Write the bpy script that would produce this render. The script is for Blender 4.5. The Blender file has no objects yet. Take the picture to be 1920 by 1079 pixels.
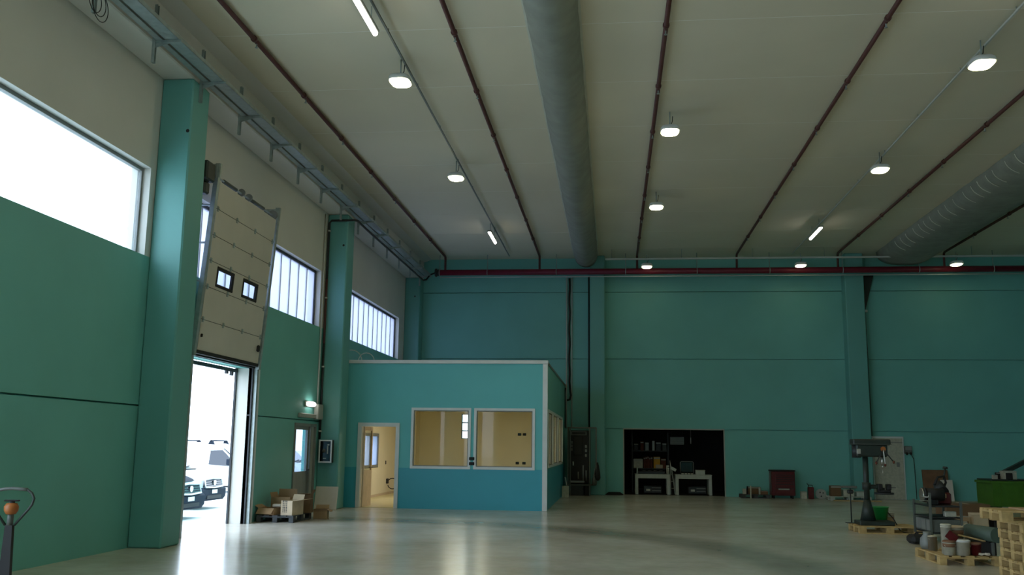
import bpy, bmesh, math, random
from mathutils import Vector, Matrix
random.seed(7)
PI = math.pi
SC = bpy.context.scene
COL = SC.collection

# ------------------------------------------------------------------ camera, sky, exposure
cam = bpy.data.cameras.new('camera')
cam_ob = bpy.data.objects.new('camera', cam)
COL.objects.link(cam_ob)
SC.camera = cam_ob
YAW, PITCH, ROLL, EYE = 0.10713842, 0.1670137, 0.01248271, 1.63
fw = Vector((-math.sin(YAW)*math.cos(PITCH), math.cos(YAW)*math.cos(PITCH), math.sin(PITCH)))
rt = Vector((math.cos(YAW), math.sin(YAW), 0))
up = rt.cross(fw)
r2 = rt*math.cos(ROLL) + up*math.sin(ROLL)
u2 = -rt*math.sin(ROLL) + up*math.cos(ROLL)
cam_ob.matrix_world = Matrix(((r2.x, u2.x, -fw.x, 0), (r2.y, u2.y, -fw.y, 0), (r2.z, u2.z, -fw.z, EYE), (0, 0, 0, 1)))
cam.sensor_width = 36.0
cam.lens = 36.0*1766.8/1920
cam.clip_end = 500

world = bpy.data.worlds.new('overcast_sky')
SC.world = world
world.use_nodes = True
bg = world.node_tree.nodes['Background']
bg.inputs[0].default_value = (0.70, 0.84, 1.0, 1)
bg.inputs[1].default_value = 3.5

SC.view_settings.view_transform = 'Standard'
SC.view_settings.look = 'None'
SC.view_settings.exposure = 0.75
SC.view_settings.gamma = 1.0
SC.view_settings.use_curve_mapping = False
SC.cycles.max_bounces = 10
SC.cycles.diffuse_bounces = 6
SC.cycles.transparent_max_bounces = 16

LAMP_RGB = (1.0, 0.91, 0.50)
LAMP_POWER = 30.0
TUBE_POWER = 6.0
OFFICE_POWER = 12.0

# ------------------------------------------------------------------ materials
def lin(r, g, b):
    f = lambda c: (c/255/12.92) if c/255 <= 0.04045 else ((c/255+0.055)/1.055)**2.4
    return (f(r), f(g), f(b), 1)

def mat(name, rgb, rough=0.6, metal=0.0, vary=0.12, scale=6.0, bump=0.0, bscale=60.0, spec=0.5, coat=0.0):
    m = bpy.data.materials.new(name); m.use_nodes = True
    nt = m.node_tree; b = nt.nodes['Principled BSDF']
    c = lin(*rgb)
    b.inputs['Roughness'].default_value = rough
    b.inputs['Metallic'].default_value = metal
    b.inputs['Specular IOR Level'].default_value = spec
    b.inputs['Coat Weight'].default_value = coat
    tc = nt.nodes.new('ShaderNodeTexCoord')
    if vary > 0:
        n = nt.nodes.new('ShaderNodeTexNoise'); n.inputs['Scale'].default_value = scale; n.inputs['Detail'].default_value = 5
        nt.links.new(tc.outputs['Object'], n.inputs['Vector'])
        r = nt.nodes.new('ShaderNodeValToRGB')
        r.color_ramp.elements[0].position = 0.3; r.color_ramp.elements[1].position = 0.7
        r.color_ramp.elements[0].color = tuple(x*(1-vary) for x in c[:3])+(1,)
        r.color_ramp.elements[1].color = tuple(min(1, x*(1+vary)) for x in c[:3])+(1,)
        nt.links.new(n.outputs['Fac'], r.inputs['Fac']); nt.links.new(r.outputs['Color'], b.inputs['Base Color'])
    else:
        b.inputs['Base Color'].default_value = c
    if bump > 0:
        n2 = nt.nodes.new('ShaderNodeTexNoise'); n2.inputs['Scale'].default_value = bscale
        nt.links.new(tc.outputs['Object'], n2.inputs['Vector'])
        bp = nt.nodes.new('ShaderNodeBump'); bp.inputs['Strength'].default_value = bump; bp.inputs['Distance'].default_value = 0.01
        nt.links.new(n2.outputs['Fac'], bp.inputs['Height']); nt.links.new(bp.outputs['Normal'], b.inputs['Normal'])
    return m

def emit(name, rgb, power):
    m = bpy.data.materials.new(name); m.use_nodes = True
    b = m.node_tree.nodes['Principled BSDF']
    b.inputs['Base Color'].default_value = (0.9, 0.9, 0.9, 1)
    b.inputs['Emission Color'].default_value = tuple(rgb)+(1,)
    b.inputs['Emission Strength'].default_value = power
    return m

def glass(name, tint, gloss=0.08, trans=0.0):
    """thin pane: lets light straight through, mirrors a little, may scatter a share (translucent sheet)"""
    m = bpy.data.materials.new(name); m.use_nodes = True
    nt = m.node_tree; nt.nodes.remove(nt.nodes['Principled BSDF'])
    out = nt.nodes['Material Output']
    tr = nt.nodes.new('ShaderNodeBsdfTransparent'); tr.inputs[0].default_value = tuple(tint)+(1,)
    gl = nt.nodes.new('ShaderNodeBsdfGlossy'); gl.inputs['Roughness'].default_value = 0.02
    lw = nt.nodes.new('ShaderNodeLayerWeight'); lw.inputs[0].default_value = 0.5
    pw = nt.nodes.new('ShaderNodeMath'); pw.operation = 'POWER'; pw.inputs[1].default_value = 5.0
    nt.links.new(lw.outputs['Facing'], pw.inputs[0])
    mul = nt.nodes.new('ShaderNodeMath'); mul.operation = 'MULTIPLY_ADD'; mul.inputs[1].default_value = 0.5; mul.inputs[2].default_value = gloss
    mul.use_clamp = True
    nt.links.new(pw.outputs[0], mul.inputs[0])
    mx = nt.nodes.new('ShaderNodeMixShader')
    nt.links.new(mul.outputs[0], mx.inputs[0]); nt.links.new(gl.outputs[0], mx.inputs[2])
    if trans > 0:
        tl = nt.nodes.new('ShaderNodeBsdfTranslucent'); tl.inputs[0].default_value = tuple(tint)+(1,)
        m2 = nt.nodes.new('ShaderNodeMixShader'); m2.inputs[0].default_value = trans
        nt.links.new(tr.outputs[0], m2.inputs[1]); nt.links.new(tl.outputs[0], m2.inputs[2])
        nt.links.new(m2.outputs[0], mx.inputs[1])
    else:
        nt.links.new(tr.outputs[0], mx.inputs[1])
    nt.links.new(mx.outputs[0], out.inputs['Surface'])
    return m

M = {}
M['teal'] = mat('teal_wall_paint', (110, 180, 174), 0.55, vary=0.05, scale=0.8, bump=0.06, bscale=25)
M['teal_post'] = mat('teal_pillar_paint', (98, 162, 158), 0.5, vary=0.04, scale=0.8, bump=0.04, bscale=25)
M['office_teal'] = mat('office_upper_paint', (100, 190, 196), 0.5, vary=0.04, scale=1.0)
M['office_blue'] = mat('office_dado_paint', (58, 164, 186), 0.4, vary=0.04, scale=1.0)
M['white_wall'] = mat('white_wall_paint', (205, 204, 198), 0.7, vary=0.04, scale=0.7, bump=0.05, bscale=20)
M['ceiling'] = mat('ceiling_paint', (216, 210, 188), 0.75, vary=0.05, scale=0.35, bump=0.04, bscale=15)
M['sealant'] = mat('white_joint_sealant', (240, 240, 234), 0.6, vary=0.0)
M['beige'] = mat('office_inner_paint', (222, 214, 190), 0.7, vary=0.03, scale=1.5)
M['beige_floor'] = mat('office_inner_floor', (210, 198, 150), 0.35, vary=0.06, scale=2)
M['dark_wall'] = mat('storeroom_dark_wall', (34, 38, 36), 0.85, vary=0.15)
M['galv'] = mat('galvanised_steel', (156, 168, 168), 0.45, 0.45, vary=0.15, scale=9)
M['alu'] = mat('white_aluminium', (214, 218, 220), 0.4, 0.1, vary=0.03)
M['grey_metal'] = mat('grey_painted_metal', (128, 132, 130), 0.5, 0.2, vary=0.08)
M['dark_metal'] = mat('dark_steel', (46, 50, 54), 0.5, 0.4, vary=0.15)
M['black'] = mat('black_rubber', (24, 25, 27), 0.7, vary=0.1)
M['red_pipe'] = mat('red_pipe_enamel', (106, 18, 40), 0.5, vary=0.1, scale=5)
M['oxide'] = mat('oxide_red_pipe', (78, 42, 40), 0.5, vary=0.15, scale=7)
M['duct'] = mat('grey_duct_fabric', (136, 142, 134), 0.75, vary=0.12, scale=3.0, bump=0.6, bscale=5)
M['duct_pale'] = mat('pale_duct_seam', (205, 208, 196), 0.7, vary=0.05)
M['door_white'] = mat('sectional_door_skin', (196, 192, 182), 0.5, vary=0.04, scale=1.5, bump=0.1, bscale=90)
M['wood'] = mat('pale_pallet_timber', (176, 150, 100), 0.75, vary=0.22, scale=9, bump=0.2, bscale=40)
M['wood_dark'] = mat('dark_pallet_timber', (70, 74, 78), 0.8, vary=0.25, scale=9, bump=0.2)
M['card'] = mat('brown_cardboard', (164, 134, 102), 0.8, vary=0.08, scale=7)
M['card_pale'] = mat('pale_cardboard', (196, 178, 152), 0.8, vary=0.08, scale=7)
M['card_dark'] = mat('dark_cardboard', (108, 82, 56), 0.85, vary=0.1, scale=5)
M['white_board'] = mat('white_board', (214, 206, 196), 0.6, vary=0.04)
M['grey_board'] = mat('grey_paint_metal_table', (172, 178, 170), 0.55, vary=0.08, scale=8)
M['red_tool'] = mat('red_tool_enamel', (88, 20, 27), 0.35, vary=0.1)
M['machine'] = mat('machine_green_grey', (34, 46, 42), 0.5, vary=0.15, scale=9)
M['machine_light'] = mat('machine_grey', (84, 90, 86), 0.5, vary=0.12, scale=9)
M['green_bucket'] = mat('green_bucket_plastic', (36, 150, 70), 0.4, vary=0.06)
M['green_bin'] = mat('green_steel_bin', (66, 112, 26), 0.5, vary=0.12, scale=5)
M['white_paint_tin'] = mat('paint_tin_white', (178, 176, 160), 0.5, vary=0.15, scale=12)
M['tin'] = mat('bare_tin', (190, 190, 184), 0.3, 0.85, vary=0.1)
M['roll_green'] = mat('grey_green_roll', (70, 88, 78), 0.6, vary=0.12)
M['orange'] = mat('orange_enamel', (158, 92, 40), 0.45, vary=0.1)
M['yellow_box'] = mat('yellow_carton', (214, 156, 46), 0.7, vary=0.15, scale=10)
M['books'] = mat('brown_folders', (96, 44, 26), 0.7, vary=0.25, scale=12)
M['van_white'] = mat('white_van_paint', (232, 236, 240), 0.3, vary=0.0, coat=0.4)
M['van_dark'] = mat('dark_van_plastic', (34, 42, 54), 0.75, vary=0.05, spec=0.12)
M['van_glass'] = mat('van_window_glass', (22, 32, 46), 0.15, vary=0.0, coat=0.5)
M['chrome'] = mat('chrome', (220, 224, 228), 0.15, 1.0, vary=0.0)
M['plate'] = mat('number_plate', (232, 234, 236), 0.4, vary=0.0)
M['panel_dark'] = mat('dark_cabinet_glass', (14, 22, 28), 0.12, vary=0.0)
M['grey_plastic'] = mat('grey_plastic', (160, 162, 156), 0.5, vary=0.05)
M['cable_black'] = mat('black_cable', (20, 22, 22), 0.6, vary=0.0)
M['cable_white'] = mat('white_conduit', (186, 190, 186), 0.5, vary=0.04)
M['rust'] = mat('rusty_brown_panel', (120, 86, 62), 0.75, vary=0.2, scale=4)
M['lamp'] = emit('lamp_lens', LAMP_RGB, LAMP_POWER)
M['lamp_dim'] = emit('rail_lamp_lens', LAMP_RGB, 6.0)
M['tube'] = emit('lamp_tube', (1.0, 0.95, 0.86), TUBE_POWER)
M['emergency'] = emit('emergency_lens', (1.0, 0.97, 0.9), 5.0)
M['office_lamp'] = emit('office_lamp_diffuser', (1.0, 0.96, 0.84), OFFICE_POWER)
M['sheet'] = glass('polycarbonate_sheet', (0.56, 0.57, 0.66), 0.02, 0.5)
M['clear'] = glass('clear_window_glass', (0.93, 0.95, 0.96), 0.04)
M['office_glass'] = glass('office_window_glass', (0.86, 0.87, 0.82), 0.012)
M['door_glass'] = glass('door_window_glass', (0.62, 0.66, 0.72), 0.05)

def floor_material():
    m = bpy.data.materials.new('polished_concrete'); m.use_nodes = True
    nt = m.node_tree; b = nt.nodes['Principled BSDF']; L = nt.links.new
    tc = nt.nodes.new('ShaderNodeTexCoord')
    n1 = nt.nodes.new('ShaderNodeTexNoise'); n1.inputs['Scale'].default_value = 0.45; n1.inputs['Detail'].default_value = 8; n1.inputs['Roughness'].default_value = 0.65
    n2 = nt.nodes.new('ShaderNodeTexNoise'); n2.inputs['Scale'].default_value = 5; n2.inputs['Detail'].default_value = 6
    L(tc.outputs['Object'], n1.inputs['Vector']); L(tc.outputs['Object'], n2.inputs['Vector'])
    r1 = nt.nodes.new('ShaderNodeValToRGB')
    r1.color_ramp.elements[0].position = 0.32; r1.color_ramp.elements[0].color = lin(176, 170, 158)
    r1.color_ramp.elements[1].position = 0.68; r1.color_ramp.elements[1].color = lin(208, 203, 192)
    L(n1.outputs['Fac'], r1.inputs['Fac'])
    mx = nt.nodes.new('ShaderNodeMix'); mx.data_type = 'RGBA'; mx.blend_type = 'OVERLAY'; mx.inputs[0].default_value = 0.05
    L(r1.outputs['Color'], mx.inputs[6]); L(n2.outputs['Color'], mx.inputs[7])
    # a darker band that sweeps round in an arc
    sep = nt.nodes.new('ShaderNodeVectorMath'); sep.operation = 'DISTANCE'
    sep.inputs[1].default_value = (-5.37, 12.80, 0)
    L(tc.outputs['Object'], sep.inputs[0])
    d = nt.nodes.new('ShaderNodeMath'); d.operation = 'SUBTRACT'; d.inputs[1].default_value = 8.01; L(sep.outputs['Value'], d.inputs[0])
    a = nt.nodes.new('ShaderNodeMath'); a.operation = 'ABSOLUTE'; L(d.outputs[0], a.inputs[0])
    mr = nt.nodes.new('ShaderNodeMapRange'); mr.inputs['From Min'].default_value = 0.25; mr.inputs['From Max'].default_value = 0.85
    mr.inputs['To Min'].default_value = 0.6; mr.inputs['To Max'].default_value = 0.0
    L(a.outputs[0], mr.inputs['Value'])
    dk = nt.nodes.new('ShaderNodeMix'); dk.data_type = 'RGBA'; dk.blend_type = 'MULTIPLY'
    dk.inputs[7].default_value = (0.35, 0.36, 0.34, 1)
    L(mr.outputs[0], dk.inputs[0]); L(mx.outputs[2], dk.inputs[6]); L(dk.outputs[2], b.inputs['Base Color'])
    rr = nt.nodes.new('ShaderNodeMapRange'); rr.inputs['To Min'].default_value = 0.17; rr.inputs['To Max'].default_value = 0.27
    L(n2.outputs['Fac'], rr.inputs['Value']); L(rr.outputs[0], b.inputs['Roughness'])
    bp = nt.nodes.new('ShaderNodeBump'); bp.inputs['Strength'].default_value = 0.02; bp.inputs['Distance'].default_value = 0.01
    L(n1.outputs['Fac'], bp.inputs['Height']); L(bp.outputs['Normal'], b.inputs['Normal'])
    return m
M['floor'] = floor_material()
M['yard'] = mat('pale_yard_concrete', (205, 208, 206), 0.8, vary=0.06, scale=0.6)

# ------------------------------------------------------------------ mesh helpers
class MB:
    def __init__(s): s.v = []; s.f = []; s.sm = []
    def add(s, vs, fs, smooth=False):
        o = len(s.v); s.v += [tuple(v) for v in vs]
        for f in fs: s.f.append(tuple(i+o for i in f)); s.sm.append(smooth)
        return s
    def box(s, x0, x1, y0, y1, z0, z1, b=0.0, rot=None, piv=None):
        if b <= 0:
            vs = [(x0,y0,z0),(x1,y0,z0),(x1,y1,z0),(x0,y1,z0),(x0,y0,z1),(x1,y0,z1),(x1,y1,z1),(x0,y1,z1)]
            fs = [(0,3,2,1),(4,5,6,7),(0,1,5,4),(1,2,6,5),(2,3,7,6),(3,0,4,7)]
        else:
            b = min(b, abs(x1-x0)*.45, abs(y1-y0)*.45, abs(z1-z0)*.45)
            bm = bmesh.new(); bmesh.ops.create_cube(bm, size=1)
            for v in bm.verts: v.co = Vector(((x0+x1)/2+v.co.x*(x1-x0), (y0+y1)/2+v.co.y*(y1-y0), (z0+z1)/2+v.co.z*(z1-z0)))
            bmesh.ops.bevel(bm, geom=bm.edges[:], offset=b, segments=1, affect='EDGES', profile=0.5)
            bm.verts.index_update()
            vs = [v.co.copy() for v in bm.verts]; fs = [tuple(v.index for v in f.verts) for f in bm.faces]; bm.free()
        if rot is not None:
            p = Vector(piv) if piv else Vector(((x0+x1)/2, (y0+y1)/2, (z0+z1)/2))
            vs = [rot @ (Vector(v)-p) + p for v in vs]
        return s.add(vs, fs)
    def cyl(s, p0, p1, r, n=14, r2=None, cap=True):
        p0, p1 = Vector(p0), Vector(p1); d = (p1-p0).normalized()
        a = d.orthogonal().normalized(); c = d.cross(a); r2 = r if r2 is None else r2
        vs = []
        for p, q in ((p0, r), (p1, r2)):
            for i in range(n):
                t = 2*PI*i/n; vs.append(p + a*math.cos(t)*q + c*math.sin(t)*q)
        s.add(vs, [(i, (i+1) % n, n+(i+1) % n, n+i) for i in range(n)], True)
        if cap: s.add(vs, [tuple(range(n-1, -1, -1)), tuple(range(n, 2*n))])
        return s
    def tube(s, pts, r, n=8, closed=False):
        pts = [Vector(p) for p in pts]; k = len(pts); vs = []
        prev = None
        for i, p in enumerate(pts):
            if closed: d = pts[(i+1) % k]-pts[i-1]
            else: d = pts[min(i+1, k-1)]-pts[max(i-1, 0)]
            d.normalize()
            a = d.orthogonal().normalized() if prev is None else (prev - d*prev.dot(d)).normalized()
            prev = a; c = d.cross(a)
            for j in range(n):
                t = 2*PI*j/n; vs.append(p + a*math.cos(t)*r + c*math.sin(t)*r)
        fs = []
        for i in range(k if closed else k-1):
            q = (i+1) % k
            for j in range(n): fs.append((i*n+j, i*n+(j+1) % n, q*n+(j+1) % n, q*n+j))
        s.add(vs, fs, True)
        if not closed: s.add(vs, [tuple(range(n-1, -1, -1)), tuple(range((k-1)*n, k*n))])
        return s
    def lathe(s, prof, c=(0,0,0), n=20):
        c = Vector(c); vs = []
        for r, z in prof:
            for i in range(n):
                t = 2*PI*i/n; vs.append(c+Vector((r*math.cos(t), r*math.sin(t), z)))
        fs = []
        for k in range(len(prof)-1):
            for i in range(n): fs.append((k*n+i, k*n+(i+1) % n, (k+1)*n+(i+1) % n, (k+1)*n+i))
        s.add(vs, fs, True)
        if prof[0][0] > 1e-4: s.add(vs[:n], [tuple(range(n-1, -1, -1))])
        if prof[-1][0] > 1e-4: s.add(vs[-n:], [tuple(range(n))])
        return s
    def prism(s, poly, axis, a, b, smooth=False):
        """poly in the two other axes (x,y,z order), extruded along axis from a to b"""
        def P(u, v, w):
            return (w, u, v) if axis == 'x' else (u, w, v) if axis == 'y' else (u, v, w)
        n = len(poly); vs = [P(u, v, a) for u, v in poly]+[P(u, v, b) for u, v in poly]
        s.add(vs, [(i, (i+1) % n, n+(i+1) % n, n+i) for i in range(n)], smooth)
        s.add(vs, [tuple(range(n-1, -1, -1)), tuple(range(n, 2*n))])
        return s
    def build(s, name, m, parent=None, loc=None, rotz=None, fix=True):
        me = bpy.data.meshes.new(name); me.from_pydata(s.v, [], s.f)
        me.polygons.foreach_set('use_smooth', s.sm)
        if fix:
            bm = bmesh.new(); bm.from_mesh(me); bmesh.ops.remove_doubles(bm, verts=bm.verts, dist=1e-5)
            bmesh.ops.recalc_face_normals(bm, faces=bm.faces); bm.to_mesh(me); bm.free()
        me.materials.append(m); me.update()
        o = bpy.data.objects.new(name, me); COL.objects.link(o)
        if parent: o.parent = parent
        if loc: o.location = loc
        if rotz is not None: o.rotation_euler = (0, 0, rotz)
        return o

def tag(o, label, cat=None, group=None, kind=None):
    o['label'] = label
    if cat: o['category'] = cat
    if group: o['group'] = group
    if kind: o['kind'] = kind
    return o
def thing(name, label, cat, loc=(0,0,0), rotz=0.0, group=None):
    o = bpy.data.objects.new(name, None); COL.objects.link(o)
    o.empty_display_size = 0.1; o.location = loc; o.rotation_euler = (0, 0, rotz)
    return tag(o, label, cat, group)
def struct(name, label, loc=(0,0,0)):
    o = bpy.data.objects.new(name, None); COL.objects.link(o); o.empty_display_size = 0.1; o.location = loc
    o['kind'] = 'structure'; o['label'] = label
    return o
def copy_tree(o, parent=None):
    c = o.copy(); COL.objects.link(c)
    if parent: c.parent = parent
    for ch in list(o.children): copy_tree(ch, c)
    return c
def B(*a, **k): return MB().box(*a, **k)
def arc(c, r, a0, a1, n, ax='xz'):
    out = []
    for i in range(n+1):
        t = a0+(a1-a0)*i/n; p = [c[0], c[1], c[2]]
        p['xyz'.index(ax[0])] += r*math.cos(t); p['xyz'.index(ax[1])] += r*math.sin(t); out.append(tuple(p))
    return out

# ------------------------------------------------------------------ building shell
XL, XI, YB, ZC = -7.5, -6.95, 33.95, 8.45       # left wall, pillar/beam face, back wall, ceiling
XR, YF, TH = 19.5, -14.0, 0.33
SILL, HEAD = 4.6, 6.06

fl = struct('floor', 'polished grey concrete floor of the hall')
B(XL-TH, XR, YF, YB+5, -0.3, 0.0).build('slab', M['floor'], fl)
yard = MB()
yard.add([(XL-TH, -14.3, 0), (XL-TH, 90, 0), (-10.0, 90, -.3), (-10.0, -14.3, -.3), (-160, 90, -.3), (-160, -14.3, -.3), (-160, 260, -.3), (XL-TH, 260, -.3)],
         [(0, 1, 2, 3), (3, 2, 4, 5), (1, 7, 6, 4, 2)])
yard.add([(-160, -90, 0), (60, -90, 0), (60, -14.0, 0), (-160, -14.0, 0)], [(0, 1, 2, 3)])
yo = yard.build('ground', M['yard']); yo['kind'] = 'structure'; yo['label'] = 'pale concrete yard outside the open door'

# split a wall band (u along the wall, z up) by openings -> rectangles
def cells(u0, u1, z0, z1, ops):
    us = sorted({u0, u1, *[min(max(o[0], u0), u1) for o in ops], *[min(max(o[1], u0), u1) for o in ops]})
    zs = sorted({z0, z1, *[min(max(o[2], z0), z1) for o in ops], *[min(max(o[3], z0), z1) for o in ops]})
    out = []
    for i in range(len(us)-1):
        run = None
        for k in range(len(zs)-1):
            um, zm = (us[i]+us[i+1])/2, (zs[k]+zs[k+1])/2
            if any(o[0] < um < o[1] and o[2] < zm < o[3] for o in ops):
                run = None
            elif run is not None and abs(out[run][3]-zs[k]) < 1e-6: out[run][3] = zs[k+1]
            else: out.append([us[i], us[i+1], zs[k], zs[k+1]]); run = len(out)-1
    return out

PILL_Y = [4.92, 14.36, 23.78, 33.30]
PD = 0.64
G = 0.013
wl = struct('wall_left', 'long left wall, teal below and white above the window sills')
DOOR = (16.0, 19.05, 0.0, 3.17)
PDOOR = (21.9, 23.52, 0.0, 2.12)
OFFWIN = (28.0, 29.92, 0.97, 1.92)
bays = [(YF, -4.52), (-4.52, 4.92), (4.92, 14.36), (14.36, 23.78), (23.78, YB)]
wins = [(-13.0, -5.2), (-3.2, 4.2), (5.75, 14.2), (15.25, 23.4), (24.7, 32.48)]
for (a, b), w in zip(bays, wins):
    ops = [(w[0], w[1], SILL, HEAD)]
    if a == 14.36: ops += [DOOR, PDOOR]
    if a == 23.78: ops += [OFFWIN]
    if a == -4.52: ops += [(-3.9, 4.3, 0, 4.5)]        # wide unseen opening beside the viewer, added to let daylight in
    if a == 4.92: ops += [(5.4, 8.2, 0, 4.4)]          # third added opening, out of view, brightens the left side
    if a == YF: ops += [(-13.0, -5.2, 0, 4.5)]        # another unseen opening behind the viewer, added for more daylight
    for z0, z1, m in ((0, 2.2, 'teal'), (2.2, SILL, 'teal'), (SILL, HEAD, 'white_wall'), (HEAD, ZC, 'white_wall')):
        mb = MB()
        zz0 = z0+(G if z0 == 2.2 else 0); zz1 = z1-(G if z1 == 2.2 else 0)
        for u0, u1, c0, c1 in cells(a, b, zz0, zz1, ops): mb.box(XL-TH, XL, u0, u1, c0, c1)
        mb.build('wall_panel', M[m], wl)
    if True:
        cc = cells(a, b, 2.15, 2.25, ops)
        mb = MB()
        for u0, u1, c0, c1 in cc: mb.box(XL-TH+.05, XL-.08, u0, u1, c0, c1)
        mb.build('joint_strip', M['teal'], wl)

wb = struct('wall_back', 'teal back wall of precast panels')
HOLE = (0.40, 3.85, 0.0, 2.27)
REFL_SLOT = (-5.42, -5.16, 1.88, 2.75)
for a, b in ((XL, -0.53), (-0.53, 8.40), (8.40, 17.4), (17.4, XR)):
    ops = [HOLE, REFL_SLOT]
    zs = [0, 2.29, 4.76, 7.19, ZC+.25]
    for z0, z1 in zip(zs[:-1], zs[1:]):
        mb = MB()
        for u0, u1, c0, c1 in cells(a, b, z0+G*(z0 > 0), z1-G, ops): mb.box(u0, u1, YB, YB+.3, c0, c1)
        mb.build('wall_panel', M['teal'], wb)
    mb = MB()
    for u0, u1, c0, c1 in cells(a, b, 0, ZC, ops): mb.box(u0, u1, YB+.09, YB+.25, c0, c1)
    mb.build('joint_strip', M['teal'], wb)

wr = struct('wall_right', 'right wall of the hall, out of view')
B(XR, XR+.3, YF, YB, 0, SILL).build('wall_panel', M['teal'], wr)
B(XR, XR+.3, YF, YB, SILL, ZC).build('wall_panel', M['teal'], wr)
wf = struct('wall_front', 'front wall of the hall behind the viewer')
for z0, z1, m in ((0, SILL, 'teal'), (SILL, ZC, 'white_wall')):
    mb = MB()
    for u0, u1, c0, c1 in cells(XL, XR, z0, z1, []): mb.box(u0, u1, YF-.3, YF, c0, c1)
    mb.build('wall_panel', M[m], wf)

ce = struct('ceiling', 'pale ceiling of wide precast panels')
ys = [14.5+2.53*k for k in range(-12, 9)]
ys = [YF]+[y for y in ys if YF < y < YB]+[YB]
for y0, y1 in zip(ys[:-1], ys[1:]):
    B(XL-TH, XR, y0+.009, y1-.009, ZC, ZC+.12).build('ceiling_panel', M['ceiling'], ce)
B(XL-TH, XR, YF, YB+.3, ZC+.002, ZC+.3).build('joint_sealant', M['sealant'], ce)

bm_ = struct('trim_1', 'white concrete beam along the top of the left wall')
B(XL, XI, YF, YB, 7.66, ZC, b=.02).build('beam', M['white_wall'], bm_)
MB().prism([(XI, ZC), (XI, ZC-.10), (XI+.28, ZC)], 'y', YF, YB).build('cove', M['white_wall'], bm_)

def pillar(x0, x1, y0, y1, z1, label, dot=None):
    p = struct('pillar', label, ((x0+x1)/2, (y0+y1)/2, 0))
    B(-(x1-x0)/2, (x1-x0)/2, -(y1-y0)/2, (y1-y0)/2, 0, z1, b=.025).build('shaft', M['teal_post'], p)
    if dot:
        MB().cyl((dot[0]-p.location.x, -(y1-y0)/2-.004, dot[1]), (dot[0]-p.location.x, -(y1-y0)/2+.03, dot[1]), .03, 12).build('socket_hole', M['black'], p)
    return p
pillar(XL, XI, 14.36, 15.0, 7.66, 'teal square pillar left of the raised sectional door', (-7.0, 6.74))
pillar(XL, XI, 23.78, 24.42, 7.66, 'teal square pillar between the steel side door and the office', (-7.05, 6.82))
pillar(XL, XI, 33.30, YB, 7.66, 'teal square pillar in the far left corner of the hall', (-7.13, 6.97))
pillar(XL, XI, 4.92, 5.5, 7.66, 'teal square pillar on the left wall beside the viewer')
pillar(-0.79, -0.26, 33.40, YB, ZC, 'teal pillar on the back wall beside the dark machine rack')
pillar(8.08, 8.72, 33.40, YB, ZC, 'teal pillar on the back wall beside the white door')

# ---- windows of the left wall
def strip_window(n, w, m, label):
    o = struct('window_%d' % n, label, (XL-.17, w[0], SILL))
    L, H = w[1]-w[0], HEAD-SILL
    f = MB()
    f.box(-.03, .04, 0, L, 0, .035); f.box(-.03, .04, 0, L, H-.06, H)
    f.box(-.03, .04, 0, .05, .035, H-.06); f.box(-.03, .04, L-.05, L, .035, H-.06)
    f.build('window_frame', M['dark_metal'] if n > 1 else M['grey_metal'], o)
    k = max(1, round((L-.1)/.6)); st = (L-.1)/k
    for i in range(k):
        B(-.008, .008, .05+i*st+.004, .05+(i+1)*st-.004, .03, H-.055).build('pane', m, o)
    if n > 1:
        for i in range(1, k):
            B(-.022, .022, .05+i*st-.011, .05+i*st+.011, .03, H-.055).build('pane_joint', M['grey_plastic'], o)
    else:
        B(-.03, .17, 0, L, H-.004, H+.0).build('reveal_lining', M['white_wall'], o)
    return o
strip_window(1, wins[2], M['clear'], 'long clear high window left of the first pillar')
strip_window(2, wins[3], M['sheet'], 'long ribbed translucent high window behind the raised door')
strip_window(3, wins[4], M['sheet'], 'long ribbed translucent high window above the office')
strip_window(4, wins[1], M['clear'], 'high window beside the viewer, out of view')
strip_window(5, wins[0], M['clear'], 'high window behind the viewer, out of view')

# ---- storeroom behind the dark opening in the back wall
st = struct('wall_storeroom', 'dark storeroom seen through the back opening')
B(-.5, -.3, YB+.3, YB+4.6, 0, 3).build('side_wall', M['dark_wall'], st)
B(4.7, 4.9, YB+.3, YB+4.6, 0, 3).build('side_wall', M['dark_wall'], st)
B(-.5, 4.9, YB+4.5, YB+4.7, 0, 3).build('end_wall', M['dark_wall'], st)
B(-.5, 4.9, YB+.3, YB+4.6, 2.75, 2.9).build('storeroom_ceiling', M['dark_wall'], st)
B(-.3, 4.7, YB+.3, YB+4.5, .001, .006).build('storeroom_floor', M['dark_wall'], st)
tr = struct('trim_2', 'thin grey frame round the dark back opening')
for a in ((.36, .40, 0, 2.31), (3.85, 3.89, 0, 2.31), (.40, 3.85, 2.27, 2.31)):
    B(a[0], a[1], YB-.015, YB+.3, a[2], a[3]).build('frame_strip', M['grey_plastic'], tr)

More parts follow.
